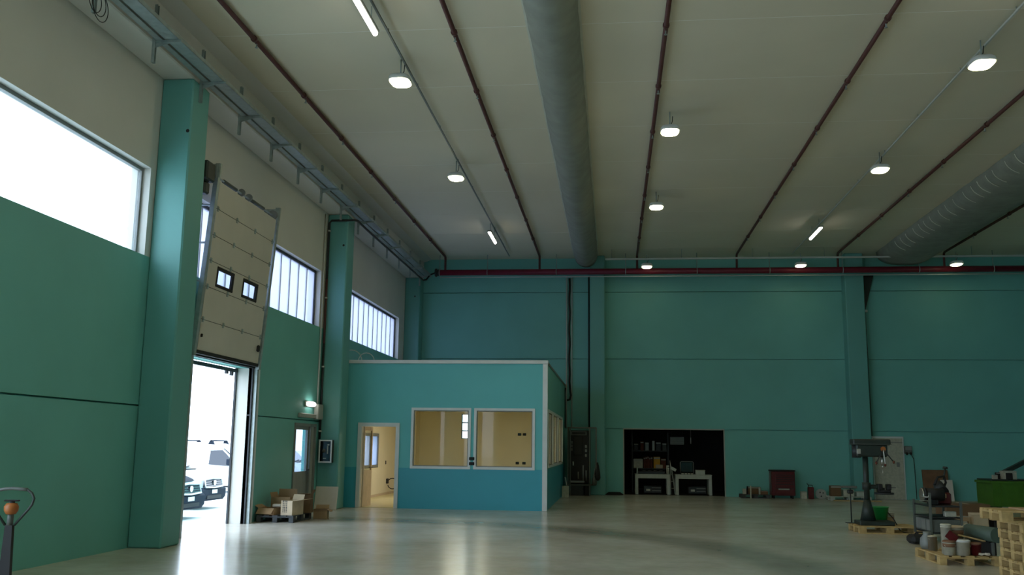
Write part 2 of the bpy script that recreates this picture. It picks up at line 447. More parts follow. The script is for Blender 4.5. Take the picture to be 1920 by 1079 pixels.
# ------------------------------------------------------------------ sectional door
d1 = struct('door_1', 'raised white sectional door with two small windows', (-7.4, 16.1, 3.2))
TILT = 0.073
def slant(mb):
    mb.v = [(x+z*TILT, y, z) for x, y, z in mb.v]; return mb
W = 2.93
seams = [0.06, .62, 1.22, 1.70, 2.17, 2.66, 3.16]
for i, (z0, z1) in enumerate(zip(seams[:-1], seams[1:])):
    mb = MB()
    pw = [(.42, 1.12), (1.66, 2.36)] if i == 2 else []
    for u0, u1, c0, c1 in cells(0, W, z0+.006, z1-.006, [(p[0], p[1], z0+.10, z1-.09) for p in pw]): mb.box(-.02, .02, u0, u1, c0, c1)
    pn = slant(mb).build('door_panel', M['door_white'], d1)
    for p in pw:
        a, b, c, d = p[0], p[1], z0+.10, z1-.09
        f = MB()
        f.box(-.03, .035, a-.045, b+.045, c-.045, c+.012, b=.01); f.box(-.03, .035, a-.045, b+.045, d-.012, d+.045, b=.01)
        f.box(-.03, .035, a-.045, a+.012, c, d, b=.01); f.box(-.03, .035, b-.012, b+.045, c, d, b=.01)
        slant(f).build('window_rim', M['black'], pn)
        slant(B(-.006, .006, a, b, c, d)).build('pane', M['clear'], pn)
    if i:
        for u in (.05, .95, 1.88, 2.86):
            slant(B(.018, .04, u-.03, u+.03, z0-.05, z0+.05, b=.006).cyl((.04, u-.035, z0), (.04, u+.035, z0), .012, 8)).build('hinge', M['galv'], pn)
        slant(B(-.012, .016, 0, W, z0-.006, z0+.006)).build('seam', M['dark_metal'], pn)
slant(B(-.03, .03, -.02, W+.02, 0, .066)).build('bottom_seal', M['black'], d1)
slant(B(.02, .07, 2.74, 2.84, .30, .44, b=.02).box(.02, .055, .05, .09, .30, .36, b=.01)).build('lock_handle', M['black'], d1)
for y, top in ((-.10, 3.47), (W+.11, 3.44)):
    t = MB()
    t.box(-.045, -.035, y-.05, y+.05, -.05, top); t.box(-.045, .035, y-.052, y-.044, -.05, top)
    t.box(.028, .04, y-.05, y+.04, -.05, top)
    tr_ = slant(t).build('track', M['galv'], d1)
    slant(B(-.05, .05, y-.03, y+.03, top-.26, top+.0)).build('track_plate', M['galv'], tr_)
    for z in (.6, 1.3, 2.0, 2.7, 3.2):
        MB().box(-.1, z*TILT+.0, y-.02, y+.02, z-.015, z+.015).build('track_bracket', M['galv'], tr_)
    o = MB().box(-.1, .0, y-.04, y+.04, -3.2, -.0)
    o.build('jamb_track', M['galv'], d1)
s_ = MB().cyl((.16, -.25, 3.27), (.16, W+.25, 3.27), .018, 10)
s_.build('shaft', M['galv'], d1)
for y0, y1 in ((.35, .95), (1.7, 2.4)):
    MB().cyl((.16, y0, 3.27), (.16, y1, 3.27), .038, 14).build('spring', M['machine_light'], d1)
for y in (1.22, 1.6):
    MB().cyl((.16, y-.02, 3.29), (.16, y+.02, 3.29), .075, 16).build('bearing', M['grey_metal'], d1)
for y in (-.05, W+.05):
    MB().cyl((.16, y-.05, 3.27), (.16, y+.05, 3.27), .10, 18).build('cable_drum', M['grey_metal'], d1)
    B(-.1, .26, y-.01+(.14 if y > 0 else -.14), y+.01+(.14 if y > 0 else -.14), 3.18, 3.44).build('bearing_plate', M['galv'], d1)
B(-.03, .28, -.62, -.28, 3.05, 3.40, b=.03).box(.02, .2, -.5, -.3, 2.83, 3.05, b=.03).build('drive_motor', M['machine'], d1)

tr3 = struct('trim_3', 'dark steel frame and lintel of the open doorway')
B(XL-.06, XL+.05, DOOR[0]-.12, DOOR[1]+.18, 3.17, 3.26).build('lintel', M['dark_metal'], tr3)
B(XL-.06, XL+.03, DOOR[1], DOOR[1]+.13, 0, 3.17).build('jamb', M['dark_metal'], tr3)
B(XL-.06, XL+.03, DOOR[0]-.13, DOOR[0], 0, 3.17).build('jamb', M['dark_metal'], tr3)
B(XL-.02, XL+.06, DOOR[1]+.22, DOOR[1]+.32, 0, 3.2).build('jamb', M['alu'], tr3)
B(XL-TH-.03, XL-TH+.03, DOOR[0], DOOR[1]+.0, 3.08, 3.15).box(XL-TH-.03, XL-TH+.02, 18.5, 18.58, 3.02, 3.09).box(XL-TH-.03, XL-TH+.02, 18.75, 18.85, 3.0, 3.09).build('outer_rail', M['dark_metal'], tr3)
B(XL-TH-.02, XL-TH+.02, DOOR[1]-.05, DOOR[1], 0, 3.17).build('corner_guard', M['dark_metal'], tr3)
B(XL-TH+.02, XL-.06, DOOR[1]-.004, DOOR[1], 0, 3.17).build('reveal', M['white_wall'], tr3)

# ------------------------------------------------------------------ steel side door (left wall, near the office)
d2 = struct('door_2', 'grey side door with upper glass pane beside the second pillar', (XL, 21.9, 0))
f = MB(); f.box(-.1, .03, 0, .07, 0, 2.12); f.box(-.1, .03, 1.15, 1.22, 0, 2.12); f.box(-.1, .03, 1.55, 1.62, 0, 2.12); f.box(-.1, .03, 0.07, 1.55, 2.05, 2.12)
f.build('door_frame', M['grey_metal'], d2)
mb = MB()
for u0, u1, c0, c1 in cells(.07, 1.15, .01, 2.05, [(.15, 1.08, .965, 1.965)]): mb.box(-.07, -.02, u0, u1, c0, c1)
lf = mb.build('door_leaf', M['grey_metal'], d2)
B(-.05, -.04, .15, 1.08, .965, 1.965).build('pane', M['door_glass'], lf)
MB().cyl((-.02, 1.1, 1.0), (.04, 1.1, 1.0), .012).box(.03, .05, .98, 1.12, .985, 1.012).build('door_handle', M['dark_metal'], lf)
B(-.07, -.02, 1.22, 1.55, .01, 2.05).build('side_panel', M['grey_plastic'], d2)

# ------------------------------------------------------------------ office built into the corner
XO, YO, ZO = -1.70, 24.66, 3.84
ODOOR = (-6.62, -5.66, 0, 2.12)
OW = [(-5.22, -3.74, 1.08, 2.55), (-3.55, -2.06, 1.08, 2.55)]
SW = [(25.15, 27.05), (27.2, 29.6), (29.75, 32.1)]
of = struct('wall_office', 'teal office front with a blue dado in the corner of the hall')
for z0, z1, m in ((0, 1.04, 'office_blue'), (1.04, ZO, 'office_teal')):
    mb = MB()
    for u0, u1, c0, c1 in cells(XL+.0, XO, z0, z1, [ODOOR]+OW): mb.box(u0, u1, YO, YO+.04, c0, c1)
    mb.build('front_panel', M[m], of)
mb = MB()
for u0, u1, c0, c1 in cells(XL, XO-.04, 0, ZO, [ODOOR]+OW): mb.box(u0, u1, YO+.04, YO+.09, c0, c1)
mb.build('inner_lining', M['beige'], of)
os_ = struct('wall_office_side', 'right side wall of the office with four narrow panes')
for z0, z1, m in ((0, 1.04, 'office_blue'), (1.04, ZO, 'teal')):
    mb = MB()
    for u0, u1, c0, c1 in cells(YO+.04, YB, z0, z1, [(a, b, 1.13, 2.55) for a, b in SW]): mb.box(XO-.04, XO, u0, u1, c0, c1)
    mb.build('side_panel', M[m], os_)
mb = MB()
for u0, u1, c0, c1 in cells(YO+.09, YB, 0, ZO, [(a, b, 1.13, 2.55) for a, b in SW]): mb.box(XO-.09, XO-.04, u0, u1, c0, c1)
mb.build('inner_lining', M['beige'], os_)
oc = struct('ceiling_office', 'flat roof of the office')
B(XL, XO-.04, YO+.04, YB, ZO-.06, ZO-.0).build('roof_panel', M['alu'], oc)
B(XL, XO-.1, YO+.1, YB, 2.82, 2.88).build('inner_ceiling', M['beige'], oc)
oi = struct('wall_office_inner', 'cream inner walls of the office')
mb = MB()
for u0, u1, c0, c1 in cells(YO+.1, YB, 0, 2.82, [OFFWIN]): mb.box(XL+.001, XL+.03, u0, u1, c0, c1)
mb.build('left_lining', M['beige'], oi)
mb = MB()
for u0, u1, c0, c1 in cells(XL+.03, XO-.1, 0, 2.82, [REFL_SLOT]): mb.box(u0, u1, YB-.04, YB-.001, c0, c1)
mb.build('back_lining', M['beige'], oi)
B(XL+.03, XI+.02, 33.27, YB-.04, .008, 2.82).build('pillar_casing', M['beige'], oi)
B(XL+.03, XO-.1, YO+.1, YB-.04, .001, .008).build('office_floor', M['beige_floor'], oi)
B(XL+.03, XL+.045, YO+.1, YB-.04, .008, .08).build('skirting', M['card_pale'], oi)
t4 = struct('trim_4', 'white capping and corner post of the office')
B(XL+.02, XO+.03, YO-.04, YO+.10, ZO-.07, ZO+.02, b=.006).build('top_cap', M['alu'], t4)
B(XO-.11, XO+.02, YO-.03, YO+.06, 0, ZO-.07, b=.006).build('corner_post', M['alu'], t4)
B(XO-.05, XO+.02, YO+.1, YB, ZO-.06, ZO+.0).build('side_cap', M['grey_metal'], t4)

def office_window(n, u0, u1, z0, z1, label, side=False):
    o = struct('window_%d' % n, label, (XO, u0, z0) if side else (u0, YO, z0))
    L, H = u1-u0, z1-z0; w = .055
    def bx(a, b, c, d, e0, e1):
        return (e0, e1, a, b, c, d) if side else (a, b, -e1, -e0, c, d)
    f = MB()
    for a, b, c, d in ((-w, L+w, -w, .01), (-w, L+w, H-.01, H+w), (-w, .01, .01, H-.01), (L-.01, L+w, .01, H-.01)):
        f.box(*bx(a, b, c, d, -.06, .025))
    f.build('window_frame', M['alu'], o)
    f = MB()
    for a, b, c, d in ((.01, L-.01, .01, .035), (.01, L-.01, H-.035, H-.01), (.01, .035, .035, H-.035), (L-.035, L-.01, .035, H-.035)):
        f.box(*bx(a, b, c, d, -.05, -.01))
    f.build('glazing_bead', M['grey_metal'], o)
    MB().box(*bx(.03, L-.03, .03, H-.03, -.034, -.028)).build('pane', M['office_glass'], o)
office_window(6, *OW[0], 'left of the two white framed office front windows')
office_window(7, *OW[1], 'right of the two white framed office front windows')
for i, (a, b) in enumerate(SW): office_window(8+i, a, b, 1.13, 2.55, ['nearest', 'middle', 'farthest'][i]+' window in the right side wall of the office', True)

d3 = struct('door_3', 'white framed office door, glazed leaf standing open inwards', (ODOOR[0], YO, 0))
dw = ODOOR[1]-ODOOR[0]
f = MB(); f.box(-.08, .02, -.03, .12, 0, 2.2); f.box(dw-.02, dw+.08, -.03, .12, 0, 2.2); f.box(.02, dw-.02, -.03, .12, 2.1, 2.2)
f.build('door_frame', M['alu'], d3)
mb = MB()
for u0, u1, c0, c1 in cells(.12, 1.0, .01, 2.1, [(.2, .92, .95, 2.0)]): mb.box(.03, .07, u0, u1, c0, c1)
lf = mb.build('door_leaf', M['card_pale'], d3)
B(.047, .053, .2, .92, .95, 2.0).build('pane', M['office_glass'], lf)
MB().cyl((.0, .95, 1.02), (.1, .95, 1.02), .011).cyl((.09, .95, 1.02), (.09, .84, 1.02), .009).build('door_handle', M['dark_metal'], lf)

w11 = struct('window_11', 'white framed window inside the office on the outer wall', (XL+.03, OFFWIN[0], OFFWIN[2]))
L, H = OFFWIN[1]-OFFWIN[0], OFFWIN[3]-OFFWIN[2]
f = MB()
for a, b, c, d in ((-.06, L+.06, -.06, .03), (-.06, L+.06, H-.03, H+.06), (-.06, .03, .03, H-.03), (L-.03, L+.06, .03, H-.03), (L*.5-.03, L*.5+.03, .03, H-.03)):
    f.box(-.05, .02, a, b, c, d)
f.build('window_frame', M['grey_metal'], w11)
for a, b in ((.03, L*.5-.03), (L*.5+.03, L-.03)): B(-.02, -.012, a, b, .03, H-.03).build('pane', M['sheet'], w11)
refl_strip = struct('window_12', 'narrow barred window in the far office wall', (REFL_SLOT[0], YB, REFL_SLOT[2]))
L, H = REFL_SLOT[1]-REFL_SLOT[0], REFL_SLOT[3]-REFL_SLOT[2]
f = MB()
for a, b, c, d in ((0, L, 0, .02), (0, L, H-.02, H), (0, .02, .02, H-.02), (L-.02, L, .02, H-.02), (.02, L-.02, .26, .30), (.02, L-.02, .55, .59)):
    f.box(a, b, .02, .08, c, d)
f.build('window_frame', M['dark_metal'], refl_strip)
B(.02, L-.02, .045, .05, .02, H-.02).build('pane', M['clear'], refl_strip)

ol = thing('ceiling_light', 'warm square light panel under the office inner ceiling', 'lamp', (-4.4, 28.6, 2.82))
B(-.62, .62, -.62, .62, -.05, 0, b=.01).build('housing', M['alu'], ol)
B(-.58, .58, -.58, .58, -.062, -.05).build('diffuser', M['office_lamp'], ol)

def sockets(x, y, z, n, label, name='wall_socket', dx=.18):
    t = thing(name, label, 'socket', (x, y, z))
    for i in range(n): B(i*dx-.06, i*dx+.06, -.02, 0, -.045, .045, b=.008).build('socket_plate', M['black'], t)
sockets(-3.31, YB-.04, 2.05, 2, 'pair of black sockets high on the far office wall')
sockets(-3.38, YB-.04, 1.04, 2, 'pair of black sockets low on the far office wall', dx=.24)
sk = thing('wall_socket', 'stacked black sockets on the post between the office windows', 'socket', (-3.645, YO, 1.24))
B(-.07, .07, -.05, 0, .02, .10, b=.01).build('socket_plate', M['black'], sk)
B(-.07, .07, -.05, 0, -.11, -.03, b=.01).build('socket_plate', M['black'], sk)
sw = tag(B(0, .02, -.03, .03, -.06, .06, b=.006).build('light_switch', M['black'], None, (XL+.03, 31.05, 1.05)), 'small dark switch on the cream wall inside the office', 'switch')
cl = thing('cable_coil', 'looped black cable hanging from a socket inside the office', 'cable', (XL+.03, 31.3, .42))
B(0, .05, -.1, .1, -.06, .1, b=.01).build('socket_box', M['black'], cl)
MB().tube([(.21+.17*math.cos(t), -.08+.003*i, -.06+.17*math.sin(t)) for i, t in enumerate([PI*.85-i*PI*1.75/20 for i in range(21)])], .016, 6).build('cable_loop', M['cable_black'], cl)
wr_ = thing('loose_wire', 'thin looped wire on top of the office roof', 'cable', (-7.0, YO+.1, ZO))
MB().tube(arc((0, 0, 0), .3, 0, PI, 12), .012, 6).tube(arc((.42, 0, 0), .22, 0, PI, 10), .012, 6).build('wire', M['cable_white'], wr_)

# ------------------------------------------------------------------ services: red main, sprinkler pipes, ducts, tray, lamps
mp = thing('fire_main', 'thick red fire main running along the top of the back wall', 'pipe', (0, 33.1, 7.80))
MB().cyl((-6.25, 0, 0), (XR-.3, 0, 0), .105, 20).build('pipe', M['red_pipe'], mp)
MB().cyl((-6.36, 0, 0), (-6.30, 0, 0), .15, 20).cyl((-6.30, 0, 0), (-6.22, 0, 0), .12, 18).build('end_flange', M['dark_metal'], mp)
for x in (-6.2, -4.456, -1.975, .486, 2.98, 5.476, 7.948, 10.487, 12.93, 15.4):
    MB().cyl((x, 0, .1), (x, 0, ZC-7.80), .012, 8).tube(arc((x, 0, 0), .118, 0, 2*PI, 16, 'yz'), .014, 6).build('hanger', M['galv'], mp)
MB().cyl((-6.2, .05, -.17), (XR-.5, .05, -.17), .018, 8).build('conduit', M['cable_white'], mp)

SPX = [-6.0, -2.575, .894, 4.36, 7.80, 11.34]
names = ['first', 'second', 'third', 'fourth', 'fifth', 'sixth', 'seventh']
for i, x in enumerate(SPX):
    t = thing('sprinkler_pipe', '%s dark red sprinkler pipe from the left, under the ceiling' % names[i], 'pipe', (x, 33.1, 8.38), 0, 'sprinkler pipes under the ceiling')
    MB().tube([(0, YF-33.1+.4, 0), (0, -.12, 0), (0, -.03, -.03), (0, 0, -.10), (0, 0, -.49)], .04, 12).build('pipe', M['oxide'], t)
    y = 14.48-2.62*10+.01*i
    while y < 32.6:
        MB().cyl((0, y-33.1-.03, 0), (0, y-33.1+.03, 0), .055, 12).cyl((0, y-33.1, .04), (0, y-33.1, ZC-8.381), .010, 6).build('clamp', M['oxide'], t)
        MB().cyl((0, y-33.1+.12, -.03), (0, y-33.1+.12, -.10), .012, 8).cyl((0, y-33.1+.12, -.10), (0, y-33.1+.12, -.108), .028, 10).build('sprinkler_head', M['galv'], t)
        y += 2.62

def d_duct(name, label, xc, hw, dep, y0, y1, seam, pw):
    t = thing(name, label, 'duct', (xc, y0, ZC-.004))
    n = 20; L = y1-y0
    def prof(s=1.0, o=0.0):
        out = []
        for i in range(n+1):
            a = PI+PI*i/n; c, q = math.cos(a), math.sin(a)
            out.append((math.copysign(abs(c)**pw, c)*(hw+o)*s, math.copysign(abs(q)**pw, q)*(dep+o)*s))
        return out
    mb = MB(); k = int(L/.4); vs = []; rnd = random.Random(3)
    for j in range(k+1):
        wob = 1+rnd.uniform(-.018, .018)
        for (u, v) in prof(wob): vs.append((u, L*j/k, v))
    m = n+1
    mb.add(vs, [(j*m+i, j*m+i+1, (j+1)*m+i+1, (j+1)*m+i) for j in range(k) for i in range(n)], True)
    mb.add(vs[-m:], [tuple(range(m))]); mb.add(vs[:m], [tuple(range(m))])
    mb.build('duct_skin', M['duct'], t)
    return t, prof, L
t, prof, L = d_duct('air_duct', 'grey half-round fabric air duct under the ceiling middle', -0.92, .42, .46, YF+.5, 33.3, None, 1.0)
for x in (-.425, .425):
    B(x-.03, x+.03, 0, L, -.03, 0).build('edge_rail', M['duct_pale'], t)
t, prof, L = d_duct('air_duct', 'wide grey duct with pale side seams at the right', 10.05, .92, .47, YF+.5, 33.3, None, .8)
y = 16.0
rnd = random.Random(5)
while y < 31.2:
    p = prof(1.0, .012)[1:7]
    MB().tube([(u, y-(YF+.5), v) for i, (u, v) in enumerate(p)], .010, 5).build('seam', M['duct_pale'], t)
    y += rnd.choice((.42, .55, .62, .75))

ct = thing('cable_tray', 'galvanised cable trays on brackets along the left beam', 'cable tray', (XI, 11.24, 7.68))
for x0, x1, h in ((.05, .16, .05), (.20, .42, .07)):
    mb = MB(); y0, y1 = YF-11.24+1, 33.2-11.24
    mb.box(x0, x1, y0, y1, 0, .004); mb.box(x0, x0+.004, y0, y1, 0, h); mb.box(x1-.004, x1, y0, y1, 0, h)
    mb.build('tray', M['galv'], ct)
for k in range(-6, 14):
    y = 1.68*k
    b_ = MB().box(.0, .012, y-.03, y+.03, -.36, .58).box(.012, .045, y-.03, y-.022, -.36, .58).box(.012, .045, y+.022, y+.03, -.36, .58).build('bracket_post', M['galv'], ct)
    MB().box(.03, .46, y-.025, y+.025, -.045, -.004).prism([(.03, -.12), (.03, -.04), (.30, -.04)], 'y', y-.004, y+.004).build('bracket_arm', M['galv'], b_)
coil = thing('wire_coil', 'loose coil of wire hung on the nearest tray bracket', 'cable', (XI+.06, 11.24, 7.42))
for r, o in ((.15, (0, -.04, .06)), (.17, (.02, .02, .05)), (.19, (.01, .08, .02))):
    MB().tube([(o[0], o[1]+r*math.cos(a), o[2]+r*1.05*math.sin(a)) for a in [2*PI*i/28 for i in range(28)]], .006, 5, True).build('wire_turn', M['cable_black'], coil)

hp = thing('hydrant_pipe', 'dark hydrant pipe from the fire main down the second pillar', 'pipe', (XL, 23.72, 0))
pts = [(1.14, 9.38, 7.80), (.95, 9.36, 7.72), (.85, 9.2, 7.52), (.80, 8.9, 7.44), (.80, 1.0, 7.46), (.80, .08, 7.48), (.74, 0, 7.48), (.12, 0, 7.48), (.06, 0, 7.42), (.055, 0, 5.9)]
MB().tube(pts, .030, 10).build('pipe', M['dark_metal'], hp)
MB().tube([(.055, 0, 5.9), (.055, 0, 4.2)], .031, 10).build('red_section', M['oxide'], hp)
MB().tube([(.055, 0, 4.2), (.055, 0, 1.75)], .030, 10).build('lower_pipe', M['dark_metal'], hp)
for z in (7.2, 5.4, 3.6, 1.95):
    MB().cyl((.055, 0, z-.02), (.055, 0, z+.02), .04, 12).box(.02, .09, -.01, .05, z-.015, z+.015).build('pipe_clip', M['cable_white'], hp)
cd = thing('white_conduit', 'white conduit down the left wall to the emergency lamp', 'conduit', (XL+.025, 23.5, 0))
MB().cyl((0, 0, 2.55), (0, 0, 7.6), .022, 10).build('tube', M['cable_white'], cd)

# vertical cable runs on the back wall
vc = thing('cable_riser', 'twin vertical cable runs down the back wall behind the office', 'cable', (-1.54, YB-.04, 0))
for x, z0 in ((-.10, 2.3), (.09, 2.3)):
    MB().cyl((x, 0, z0), (x, 0, 7.75), .022, 8).build('conduit', M['cable_white'], vc)
pts = [(0+.012*math.sin(k*1.3), -.01, 7.7-.22*k) for k in range(18)]+[(.03, -.02, 3.65), (.06, -.03, 3.45), (.02, -.03, 3.3), (-.08, -.03, 3.28)]
MB().tube(pts, .035, 8).build('cable_bundle', M['cable_black'], vc)
MB().tube([(-.14, -.02, 3.72), (-.17, -.02, 3.5), (-.16, -.02, 2.3)], .03, 8).build('lower_cable', M['cable_black'], vc)
dp = tag(MB().cyl((0, 0, 2.33), (0, 0, 7.75), .028, 10).box(-.03, .03, 0, .04, 5.0, 5.04).build('drain_pipe', M['cable_black'], None, (-.83, YB-.05, 0)), 'thin black pipe beside the back wall pillar near the rack', 'pipe')
rp = thing('rain_pipe', 'dark downpipe with funnel top beside the right back pillar', 'pipe', (8.80, YB-.1, 0))
MB().prism([(-.03, 6.5), (.04, 6.5), (.36, 7.72), (.04, 7.72)], 'y', -.03, .05).build('funnel', M['machine'], rp)
MB().cyl((.02, 0, 2.12), (.0, 0, 6.45), .045, 12).build('pipe', M['machine'], rp)
B(-.08, .10, -.06, .07, 6.42, 6.5).build('clip', M['alu'], rp)

ls = thing('lamp_rail', 'white lamp rail along the top of the back wall', 'rail', (0, 32.4, 8.11))
B(-.22, XR-.4, -.04, .04, -.03, .02).build('rail', M['cable_white'], ls)
for x in (0, 2.4, 4.8, 7.2, 9.6, 12.0, 14.4): MB().cyl((x, 0, .02), (x, 0, ZC-8.11), .008, 6).build('drop_rod', M['galv'], ls)

for x, lab in ((-3.66, 'left'), (6.25, 'right')):
    rr = thing('lamp_conduit', 'pale conduit carrying the %s row of ceiling lamps' % lab, 'conduit', (x, 0, 8.37))
    B(-.016, .016, YF+1, 33.0, -.016, .016).build('conduit', M['cable_white'] if lab == 'right' else M['grey_metal'], rr)
    for k in range(-5, 14): MB().cyl((0, 2.4*k, .0), (0, 2.4*k, ZC-8.375), .008, 6).build('drop_rod', M['galv'], rr)

# lamps: one bulkhead lamp and one tube are built, the rest are copies
def sq_profile(hx, hy, e=3.2, n=24):
    out = []
    for i in range(n):
        a = 2*PI*i/n; c, s_ = math.cos(a), math.sin(a)
        out.append((math.copysign(abs(c)**(2/e), c)*hx, math.copysign(abs(s_)**(2/e), s_)*hy))
    return out
def ringed(levels, n=24, e=3.2):
    mb = MB(); vs = []
    for hx, hy, z in levels: vs += [(u, v, z) for u, v in sq_profile(hx, hy, e, n)]
    k = len(levels)
    mb.add(vs, [(j*n+i, j*n+(i+1) % n, (j+1)*n+(i+1) % n, (j+1)*n+i) for j in range(k-1) for i in range(n)], True)
    mb.add(vs, [tuple(range(n-1, -1, -1)), tuple(range((k-1)*n, k*n))])
    return mb
def flood():
    t = thing('bulkhead_lamp', '', 'lamp', (0, 0, 8.05), 0, 'bulkhead lamps under the ceiling')
    ringed([(.09, .12, .085), (.16, .20, .07), (.185, .235, .045), (.195, .245, .0), (.19, .24, -.03)]).build('housing', M['alu'], t)
    ringed([(.165, .215, -.02), (.162, .212, -.05), (.125, .165, -.068), (.05, .065, -.073)]).build('lens', M['lamp'], t)
    MB().cyl((0, 0, .08), (0, 0, ZC-8.05), .012, 8).build('drop_rod', M['galv'], t)
    MB().tube([(0, .02, .08), (.05, .05, .2), (.06, .04, .32)], .008, 6).build('cable', M['cable_black'], t)
    return t
def tube_lamp():
    t = thing('tube_lamp', '', 'lamp', (0, 0, 8.1), 0, 'tube lamps under the ceiling')
    B(-.065, .065, -.78, .78, .025, .08, b=.012).build('housing', M['grey_plastic'], t)
    mb = MB().cyl((0, -.76, .01), (0, .76, .01), .042, 14); mb.build('tube', M['tube'], t)
    for y in (-.5, .5): MB().cyl((0, y, .09), (0, y, ZC-8.1), .008, 6).build('drop_rod', M['galv'], t)
    return t
F0, T0 = flood(), tube_lamp()
used = {'F': False, 'T': False}
def lamp(kind, x, y, z, label):
    src = F0 if kind == 'F' else T0
    o = src if not used[kind] else copy_tree(src)
    used[kind] = True
    o.location = (x, y, z); o['label'] = label
    return o
lamp('F', -3.74, 15.69, 8.05, 'glowing bulkhead lamp in the left row, nearer of the two')
lamp('F', -3.74, 21.79, 8.05, 'glowing bulkhead lamp in the left row, farther of the two')
lamp('F', 1.20, 18.73, 8.05, 'glowing bulkhead lamp in the middle row, nearer of the two')
lamp('F', 1.20, 24.90, 8.05, 'glowing bulkhead lamp in the middle row, farther of the two')
lamp('F', 6.17, 15.64, 8.05, 'glowing bulkhead lamp in the right row, nearer one')
lamp('F', 6.17, 21.76, 8.05, 'glowing bulkhead lamp in the right row, farther one')
for x, l in ((1.23, 'left'), (6.52, 'middle'), (11.70, 'right')):
    o = lamp('F', x*.982, 32.4, 7.855, 'glowing lamp under the back wall rail, %s of three' % l)
    for c in o.children:
        if c.name.startswith('lens'):
            c.data = c.data.copy(); c.data.materials[0] = M['lamp_dim']
lamp('T', -3.74, 13.1, 8.1, 'long lit tube lamp nearest the viewer in the left row')
lamp('T', -3.74, 28.8, 8.1, 'lit tube lamp at the far end of the left row')
lamp('T', 6.15, 28.7, 8.1, 'lit tube lamp at the far end of the right row')
lamp('T', 6.32, 13.2, 8.1, 'lit tube lamp cut by the upper right picture corner')
off = 'unseen bulkhead lamp along the same rows, kept for its light'
for x, yy in ((-3.74, (8.0, 1.9, -6.0)), (1.2, (12.3, 6.6, .6, -6.0)), (6.17, (4.0,))):  # unseen lamps in line with the rows, there only to light the hall
    for y in yy: lamp('F', x, y, 8.05, off)

em = thing('emergency_lamp', 'small oval lit lamp on the left wall above the side door', 'lamp', (XL, 22.88, 2.60))
MB().add([], [])
B(.0, .05, -.36, .36, -.07, .07, b=.03).build('back_plate', M['grey_plastic'], em)
mb = MB(); vs = []
for j, (k, xx) in enumerate(((1.0, .05), (.97, .08), (.8, .11))):
    for u, v in sq_profile(.33*k, .065*k, 2.6, 20): vs.append((xx, u, v))
mb.add(vs, [(j*20+i, j*20+(i+1) % 20, (j+1)*20+(i+1) % 20, (j+1)*20+i) for j in range(2) for i in range(20)], True)
mb.add(vs, [tuple(range(19, -1, -1)), tuple(range(40, 60))])
mb.build('lens', M['emergency'], em)
jb = thing('wall_box', 'grey box on the wall right of the oval lamp', 'electric box', (XL+.004, 23.5, 2.42))  # plain box with a lid and a long flat bar beside it
B(0, .12, -.2, .2, -.18, .2, b=.012).build('box_body', M['grey_plastic'], jb)
B(.12, .128, -.17, .17, -.15, .17).build('box_lid', M['grey_plastic'], jb)
B(0, .07, -1.4, -.2, -.16, -.06, b=.01).build('side_bar', M['grey_plastic'], jb)

# ------------------------------------------------------------------ pallets
def pallet(label, loc, rotz, L=1.2, Wd=0.8, H=0.144, m='wood', group=None, gap=True):
    """long side along local x; origin at the centre on the floor"""
    t = thing('pallet', label, 'pallet', loc, rotz, group)
    bt = H*.155; bh = H*.54
    mm = M[m]
    me = None
    def piece(name, *a):
        nonlocal me
        o = B(*a, b=.003).build(name, mm, t)
    for y in (-Wd/2+.05, 0, Wd/2-.05): piece('bottom_board', -L/2, L/2, y-.05, y+.05, 0, bt)
    for y in (-Wd/2+.05, 0, Wd/2-.05):
        for x in (-L/2+.07, 0, L/2-.07): piece('block', x-.07, x+.07, y-.05, y+.05, bt, bt+bh)
    for x in (-L/2+.07, 0, L/2-.07): piece('stringer_board', x-.07, x+.07, -Wd/2, Wd/2, bt+bh, bt*2+bh)
    for y in (-Wd/2+.07, -Wd/4+.02, 0, Wd/4-.02, Wd/2-.07): piece('deck_board', -L/2, L/2, y-.06, y+.06, bt*2+bh, H)
    return t

